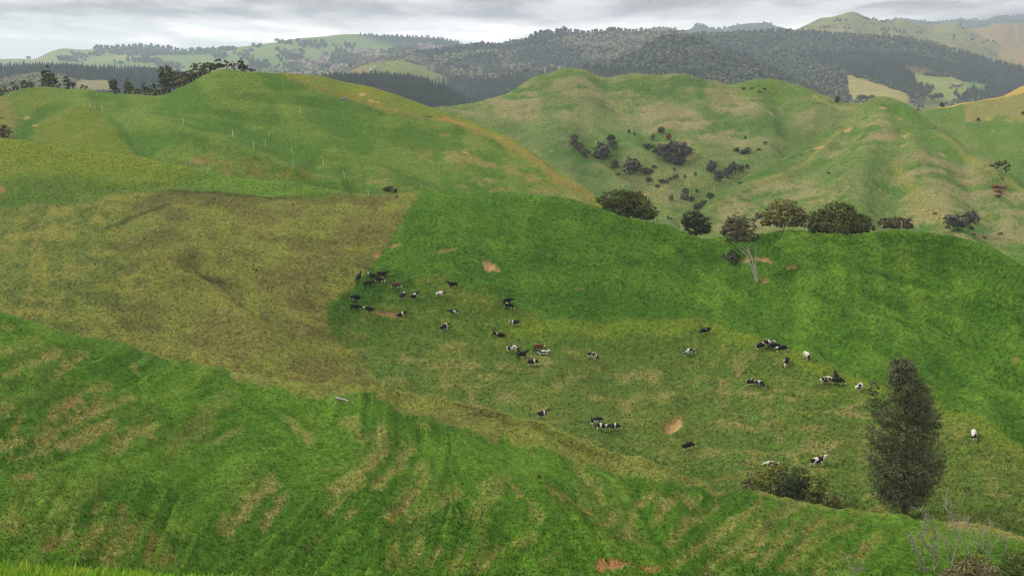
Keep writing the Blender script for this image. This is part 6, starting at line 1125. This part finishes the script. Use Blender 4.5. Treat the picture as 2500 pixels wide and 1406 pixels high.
# mast on the pointed hill, two stands on the patchy hill skyline
p = at(hE, 2172, 250); m = mp_at(p); root = link(bpy.data.objects.new('mast', None)); root.location = p; tag(root, 'tall thin mast on the top of the pointed hill', 'mast')
V, F = tube([([(0, 0, -.3), (0, 0, 20 * m), (0, 0, 40 * m)], [.09, .075, .05])], 8); obj('pole', mesh_np('pole', V, F, M_POST), root)
V, F = tube([([(-.5, 0, 36 * m), (.5, 0, 36 * m)], [.05, .05])], 6); obj('crossarm', mesh_np('crossarm', V, F, M_POST), root)
V, F = tube([([(.12, -.12, 9 * m), (.12, -.12, 12 * m)], [.16, .16])], 8); obj('box', mesh_np('box', V, F, M_SLEEVE), root)
for x, hp, lab in ((1332, 13, 'white weather stand on legs at the skyline bend of the patchy hill'), (1365, 8, 'lower white stand further along the patchy hill skyline')):
    p = behind(hD, x, .8); m = mp_at(p); root = link(bpy.data.objects.new('stand', None)); root.location = p; tag(root, lab, 'stand', 'white stands on the skyline')
    for dx, dy in ((-.5, -.3), (.5, -.3), (0, .5)):
        V, F = tube([([(dx, dy, -.3), (dx * .15, dy * .15, hp * m * .72)], [.06, .04])], 5); obj('leg', mesh_np('leg', V, F, M_SLEEVE), root)
    V, F = tube([([(0, 0, hp * m * .65), (0, 0, hp * m)], [.26, .20])], 8); obj('head', mesh_np('head', V, F, M_SLEEVE), root)
# dry stalks in front of the near slope
M_STALK = wood_mat('dry_stalk', (0.28, 0.22, 0.13), (0.42, 0.34, 0.2), 20)
for x, y, y2, lab, b in [(428, 1408, 1352, 'pair of dry seed stalks leaning out of the bright bank', 14), (370, 1404, 1350, 'single thin dry stalk on the bank beside the leaning pair', 5), (316, 1400, 1356, 'short dry stalk on the bank, nearest the bright grass', 2)]:
    p = behind(hK, x, .2); m = mp_at(p); root = link(bpy.data.objects.new('dry_stalk', None)); root.location = p; tag(root, lab, 'plant', 'dry stalks on the bank')
    V, F = tube([([(0, 0, -.05), (b * .4 * m, 0, (y - y2) * .5 * m), (b * m * 1.3, .02, (y - y2) * m)], [.9 * m, .7 * m, .4 * m])], 5); obj('stem', mesh_np('stem', V, F, M_STALK), root)
    V, F = leaves([(b * m * 1.2, 0, (y - y2) * .85 * m, 2.5 * m, 2.5 * m, 12 * m)], 60, 2.2 * m, x, .5, .3, 10); obj('seed_head', mesh_np('seed_head', V, F, ML['brownish']), root)
    if 'pair' in lab: V, F = tube([([(.03, 0, -.05), (18 * m, 0, 25 * m), (24 * m, 0, 42 * m)], [.8 * m, .6 * m, .3 * m])], 5); obj('stem', mesh_np('stem', V, F, M_STALK), root)

# ------------------------------------------------------------------ the cattle
def coat_mat():
    m, nt, b = node_mat('cattle_coat'); L = nt.links.new
    def A(name): return N(nt, 'ShaderNodeAttribute', attribute_name=name, attribute_type='OBJECT')
    tc = N(nt, 'ShaderNodeTexCoord'); sp = N(nt, 'ShaderNodeSeparateXYZ'); L(tc.outputs['Object'], sp.inputs[0])
    def M(op, a, c=None, clamp=False):
        n = N(nt, 'ShaderNodeMath', operation=op, use_clamp=clamp)
        for i, v in enumerate((a, c)):
            if v is None: continue
            if isinstance(v, (int, float)): n.inputs[i].default_value = v
            else: L(v, n.inputs[i])
        return n.outputs[0]
    no = N(nt, 'ShaderNodeTexNoise', noise_dimensions='4D', Scale=1.55, Detail=1.5, Roughness=.4); L(tc.outputs['Object'], no.inputs['Vector']); L(A('coat_seed').outputs['Fac'], no.inputs['W'])
    patch = M('GREATER_THAN', no.outputs['Fac'], M('SUBTRACT', 1.0, A('coat_white').outputs['Fac']))
    legs = M('MULTIPLY', M('LESS_THAN', M('ADD', sp.outputs[2], M('MULTIPLY', M('SUBTRACT', no.outputs['Fac'], .5), .5)), .50), A('white_legs').outputs['Fac'])
    d = M('ABSOLUTE', M('SUBTRACT', sp.outputs[0], A('band_x').outputs['Fac'])); band = M('MULTIPLY', M('LESS_THAN', M('ADD', d, M('MULTIPLY', M('SUBTRACT', no.outputs['Fac'], .5), .5)), .12), A('band').outputs['Fac'])
    face = M('MULTIPLY', M('GREATER_THAN', sp.outputs[0], 1.02), A('white_face').outputs['Fac'])
    w = M('MAXIMUM', M('MAXIMUM', patch, legs), M('MAXIMUM', band, face))
    bk = M('MULTIPLY', M('GREATER_THAN', sp.outputs[0], .88), A('black_head').outputs['Fac']); w = M('MULTIPLY', w, M('SUBTRACT', 1.0, bk), True)
    bc = N(nt, 'ShaderNodeMix', data_type='RGBA'); L(A('brown').outputs['Fac'], bc.inputs[0]); bc.inputs[6].default_value = (.009, .009, .010, 1); bc.inputs[7].default_value = (.115, .036, .016, 1)
    mx = N(nt, 'ShaderNodeMix', data_type='RGBA'); L(w, mx.inputs[0]); L(bc.outputs[2], mx.inputs[6]); mx.inputs[7].default_value = (.62, .58, .50, 1)
    L(mx.outputs[2], b.inputs['Base Color']); b.inputs['Roughness'].default_value = .55
    return m
M_COAT = coat_mat()
def cow_mesh(pose):
    lie = pose == 'lying'; zb = -.48 if lie else 0
    V, E, RAD = [], [], []
    def v(co, r, par=None):
        V.append(co); RAD.append(tuple(q * 1.12 if q < .2 else q for q in (r if isinstance(r, tuple) else (r, r))))
        if par is not None: E.append((par, len(V) - 1))
        return len(V) - 1
    hip = v((-.62, 0, .99 + zb), (.33, .35)); mid = v((-.15, 0, .93 + zb), (.39, .43), hip); ches = v((.32, 0, .93 + zb), (.37, .43), mid); sh = v((.60, 0, 1.00 + zb), (.30, .36), ches)
    if pose == 'grazing':
        nk = v((.88, 0, .86), (.15, .19), sh); po = v((1.10, 0, .56), (.12, .14), nk); fa = v((1.20, 0, .33), (.10, .11), po); mu = v((1.26, 0, .14), (.085, .08), fa)
        ear = (1.06, .60)
    elif pose == 'level':
        nk = v((.92, 0, 1.04), (.15, .19), sh); po = v((1.18, 0, 1.00), (.12, .14), nk); fa = v((1.38, 0, .88), (.10, .11), po); mu = v((1.52, 0, .80), (.085, .085), fa)
        ear = (1.14, 1.05)
    else:
        nk = v((.86, 0, 1.20 + zb), (.15, .19), sh); po = v((1.04, 0, 1.42 + zb), (.12, .13), nk); fa = v((1.24, 0, 1.34 + zb), (.10, .11), po); mu = v((1.42, 0, 1.24 + zb), (.085, .085), fa)
        ear = (1.00, 1.46 + zb)
    for s in (-1, 1):
        v((ear[0] - .02, s * .24, ear[1]), (.05, .03), v((ear[0], s * .13, ear[1]), (.045, .03), po))
        if lie:
            a = v((.55, s * .22, .42), (.12, .13), ches); c = v((.80, s * .24, .14), (.07, .07), a); v((.52, s * .26, .07), (.055, .055), c)
            a = v((-.55, s * .26, .40), (.17, .19), hip); c = v((-.25, s * .34, .14), (.09, .09), a); v((-.62, s * .34, .07), (.06, .06), c)
        else:
            st = (.13 * s) if pose == 'walking' else .03 * s
            a = v((.52, s * .17, .66), (.11, .14), ches); c = v((.54 + st, s * .16, .36), (.062, .066), a); d = v((.53 + st * 1.7, s * .16, .10), (.048, .05), c); v((.55 + st * 1.8, s * .16, .0), (.062, .065), d)
            a = v((-.64, s * .19, .72), (.14, .18), hip); c = v((-.56 - st * .4, s * .18, .56), (.10, .12), a); d = v((-.76 - st, s * .17, .36), (.06, .066), c); e = v((-.73 - st * 1.5, s * .17, .10), (.048, .05), d); v((-.70 - st * 1.6, s * .17, .0), (.062, .065), e)
    t = v((-.90, 0, 1.08 + zb), (.045, .045), hip); t2 = v((-.99, 0, .80 + zb * .8), (.03, .03), t); v((-1.0, .02, .48 + zb * .6), (.05, .05), t2)
    me = bpy.data.meshes.new('tmp'); me.from_pydata(V, E, []); o = bpy.data.objects.new('tmp', me); C.objects.link(o)
    o.modifiers.new('s', 'SKIN'); su = o.modifiers.new('u', 'SUBSURF'); su.levels = 1
    for i, sv in enumerate(me.skin_vertices[0].data): sv.radius = RAD[i]; sv.use_root = (i == 0)
    dg = bpy.context.evaluated_depsgraph_get(); ev = o.evaluated_get(dg); out = bpy.data.meshes.new_from_object(ev)
    out.name = 'cow'; C.objects.unlink(o); bpy.data.objects.remove(o)
    for p in out.polygons: p.use_smooth = True
    out.materials.clear(); out.materials.append(M_COAT)
    co = np.empty(len(out.vertices) * 3, np.float32); out.vertices.foreach_get('co', co); z = co[2::3]; co[2::3] = z - z.min() - .02; out.vertices.foreach_set('co', co); out.update()
    return out
COWS = {p: cow_mesh(p) for p in ('grazing', 'level', 'standing', 'walking', 'lying')}
BL = dict(coat_white=.20, white_legs=0.); BLW = dict(coat_white=.37, white_legs=1.); PIE = dict(coat_white=.47, white_legs=1.); WHT = dict(coat_white=.535, white_legs=1., black_head=1.); HER = dict(coat_white=.28, white_legs=1., white_face=1., brown=1.)
def K(d, **k): return {**d, **k}
GR = 'cattle grazing on the hillside'
# foot x, foot y, heading in degrees (0 to the right of the picture, 90 away), pose, coat, label
HERD = [(874, 686, 75, 'standing', BL, 'black cow seen end-on at the edge of the trampled paddock'), (912, 675, 180, 'standing', K(BL, white_face=1.), 'black cow with white face in the top huddle'), (931, 667, 5, 'standing', BL, 'black cow at the back of the top huddle, head raised'), (925, 683, -8, 'grazing', K(BLW, white_face=1.), 'black cow with white legs grazing at the front of the top huddle'),
        (899, 698, 8, 'level', BL, 'plain black cow below the top huddle'), (965, 699, -6, 'grazing', HER, 'red-brown cow with white face grazing next to the top huddle'), (981, 723, 62, 'level', BLW, 'black cow with white feet turned uphill below the brown grazing cow'), (1012, 719, 48, 'standing', BLW, 'black and white cow turned uphill beside the first uphill-facing one'), (1076, 720, -12, 'level', K(WHT, black_head=1.), 'mostly white cow with black patches under the tall black one'),
        (1107, 703, 180, 'standing', BL, 'solid black cow standing tall below the bare soil scar'), (868, 733, 186, 'grazing', BLW, 'black cow with white legs above the solid black pair end'), (866, 756, 0, 'level', BL, 'solid black cow at the soil scar, outermost of its line'), (902, 764, 180, 'level', K(BLW, white_face=1.), 'black cow with pale face at the near end of the long soil scar'), (982, 766, 20, 'level', K(BLW, band=1., band_x=.25), 'black cow with white shoulder at the far end of the long soil scar'),
        (1110, 762, 172, 'level', BLW, 'black cow with white hind legs alone in mid slope'), (1085, 801, 35, 'level', K(BLW, band=1., band_x=.5), 'black cow with white shoulder stripe alone below the soil scar'), (1238, 742, 15, 'level', BL, 'black cow behind its companion on the edge of the lush face'), (1241, 754, -25, 'grazing', BLW, 'black cow with white feet in front of its companion at the lush edge'), (1258, 792, 186, 'level', K(BLW, band=1., band_x=.55), 'black cow with white neck band facing the lying one'),
        (1221, 821, 176, 'lying', K(BL, band=1., band_x=.5), 'black cow lying down with a white girdle, in open grass'), (1251, 862, -4, 'grazing', K(WHT, coat_white=.57), 'whitest cow with black head above the solid black one'), (1314, 856, 4, 'level', K(HER, white_legs=0.), 'red-brown cow standing behind a lying calf'), (1325, 866, -10, 'lying', PIE, 'black and white cow lying in front of the red-brown one'), (1275, 879, 4, 'walking', BL, 'solid black cow walking under the whitest cow'), (1301, 898, -10, 'grazing', K(BLW, band=1., band_x=.42), 'black cow with white band grazing lowest of the middle bunch'),
        (1444, 879, -12, 'grazing', WHT, 'white cow with black head grazing alone in the open slope'), (1683, 871, -16, 'grazing', PIE, 'patchy black and white cow below the one grazing at the lush edge'), (1725, 834, 184, 'grazing', BLW, 'black cow with white legs grazing at the edge of the lush face'), (1325, 1023, 10, 'walking', K(BLW, band=1., band_x=.3), 'banded cow half hidden behind the trampled ridge'), (1453, 1040, 32, 'level', BLW, 'black cow turned uphill above the touching pair'),
        (1469, 1055, 2, 'level', K(BLW, band=1., band_x=-.3), 'rear cow of the touching pair by the trampled ridge'), (1499, 1053, -4, 'grazing', K(BLW, band=1., band_x=.2), 'front cow of the touching pair by the trampled ridge'), (1682, 1098, -8, 'grazing', BLW, 'black cow grazing beneath the triangular soil scar'), (1859, 871, 8, 'level', BLW, 'front black cow of the row on the bright rounded edge'), (1872, 866, 4, 'level', PIE, 'patchy cow behind the front of the row on the rounded edge'), (1891, 868, 176, 'grazing', BL, 'black cow in the middle of the row on the rounded edge'), (1908, 874, -14, 'grazing', BLW, 'black cow grazing at the end of the row on the rounded edge'),
        (1921, 903, -118, 'grazing', K(BLW, white_face=1.), 'black cow with white face looking down below the row'), (1968, 892, -82, 'grazing', K(WHT, coat_white=.55), 'white cow seen head-on by the lush face'), (1837, 944, -38, 'grazing', PIE, 'black and white cow of the pair under the small soil scar'), (1861, 946, -72, 'grazing', K(BLW, band=1., band_x=.1), 'dark cow heading downhill in the pair under the small soil scar'), (2018, 942, -14, 'level', WHT, 'white cow with black patches beside two dark ones near the conifer'), (2044, 944, -28, 'grazing', BLW, 'dark cow with white legs in the trio near the conifer'), (2041, 931, 82, 'grazing', BL, 'black cow facing uphill behind the trio near the conifer'),
        (2100, 962, -130, 'standing', K(WHT, black_head=0., white_face=1.), 'cow peeping out from behind the tall conifer'), (1887, 1137, 172, 'level', K(PIE, coat_white=.46), 'black and white cow half hidden behind the yellow-topped shrub'), (1997, 1133, 2, 'walking', PIE, 'black and white cow walking towards the tall conifer'), (2380, 1088, 65, 'grazing', K(PIE, coat_white=.52), 'black and white cow alone beyond the tall conifer, seen end-on')]
HERD_C = [(1478, 479, 180, 'level', BLW, 'dark cow on the yellow track, first of two above the dome tree'), (1491, 482, 5, 'level', PIE, 'patchy cow on the yellow track, second of two above the dome tree')]
HERD_D = [(1605, 513, 200, 'grazing', BL, 'tiny black cow behind the dome tree'), (1631, 526, 80, 'grazing', BL, 'tiny black cow on the pale slope past the dome tree'), (1637, 533, 0, 'level', PIE, 'tiny pied cow on the pale slope past the dome tree'), (1662, 545, 100, 'level', PIE, 'tiny pied cow next to the dark rounded crest tree'),
          (1815, 218, 0, 'grazing', BL, 'far black cow lowest on the bright knob'), (1835, 216, 0, 'grazing', BL, 'far black cow in the middle of the bright knob'), (1855, 222, 180, 'grazing', BL, 'far black cow near the fence line of the bright knob'), (1866, 213, 0, 'grazing', BL, 'far black cow highest on the bright knob')]
def place_cow(h, x, y, hd, pose, coat, lab, i, scale=.95):
    p = Vector(at(h, x, y)); n = Vector(normal_at(h, x, y)); n = (n + Vector((0, 0, .25))).normalized()
    o = bpy.data.objects.new('cow', COWS[pose]); C.objects.link(o)
    fx = Vector((math.cos(math.radians(hd)), math.sin(math.radians(hd)), 0)); fx = (fx - n * fx.dot(n)).normalized(); fy = n.cross(fx)
    s = scale * random.Random(i).uniform(.94, 1.08); o.matrix_world = Matrix.Translation(p) @ Matrix((fx, fy, n)).transposed().to_4x4() @ Matrix.Scale(s, 4)
    for k in ('coat_white', 'white_legs', 'white_face', 'black_head', 'brown', 'band', 'band_x'): o[k] = float(coat.get(k, 0.))
    o['coat_seed'] = float(i * 1.73 + .4)
    tag(o, lab, 'cow', GR)
for i, c in enumerate(HERD): place_cow(hB, *c, i)
for i, c in enumerate(HERD_C): place_cow(hC, *c, 60 + i, .8)
for i, c in enumerate(HERD_D): place_cow(hD, *c, 70 + i, .95)

# ------------------------------------------------------------------ the air
def build_haze():
    m = bpy.data.materials.new('air'); m.use_nodes = True; nt = m.node_tree; nt.nodes.clear()
    out = nt.nodes.new('ShaderNodeOutputMaterial'); pv = nt.nodes.new('ShaderNodeVolumePrincipled')
    pv.inputs['Color'].default_value = (0.66, 0.80, 1.0, 1); pv.inputs['Density'].default_value = 1.2e-4; pv.inputs['Anisotropy'].default_value = 0.2
    nt.links.new(pv.outputs[0], out.inputs['Volume'])
    zt = max(max((o.matrix_world @ Vector(c))[2] for c in o.bound_box) for o in scene.objects if o.type == 'MESH') + 8
    x, y0, y1, z0, z1 = 8300, -8300, 8300, CZ - 181.5, zt
    V = [(sx * x, y, z) for z in (z0, z1) for y in (y0, y1) for sx in (-1, 1)]
    F = [(0, 2, 3, 1), (4, 5, 7, 6), (0, 1, 5, 4), (2, 6, 7, 3), (0, 4, 6, 2), (1, 3, 7, 5)]
    tag(obj('haze', mesh_np('haze', V, np.array(F), m)), kind='stuff')
build_haze()
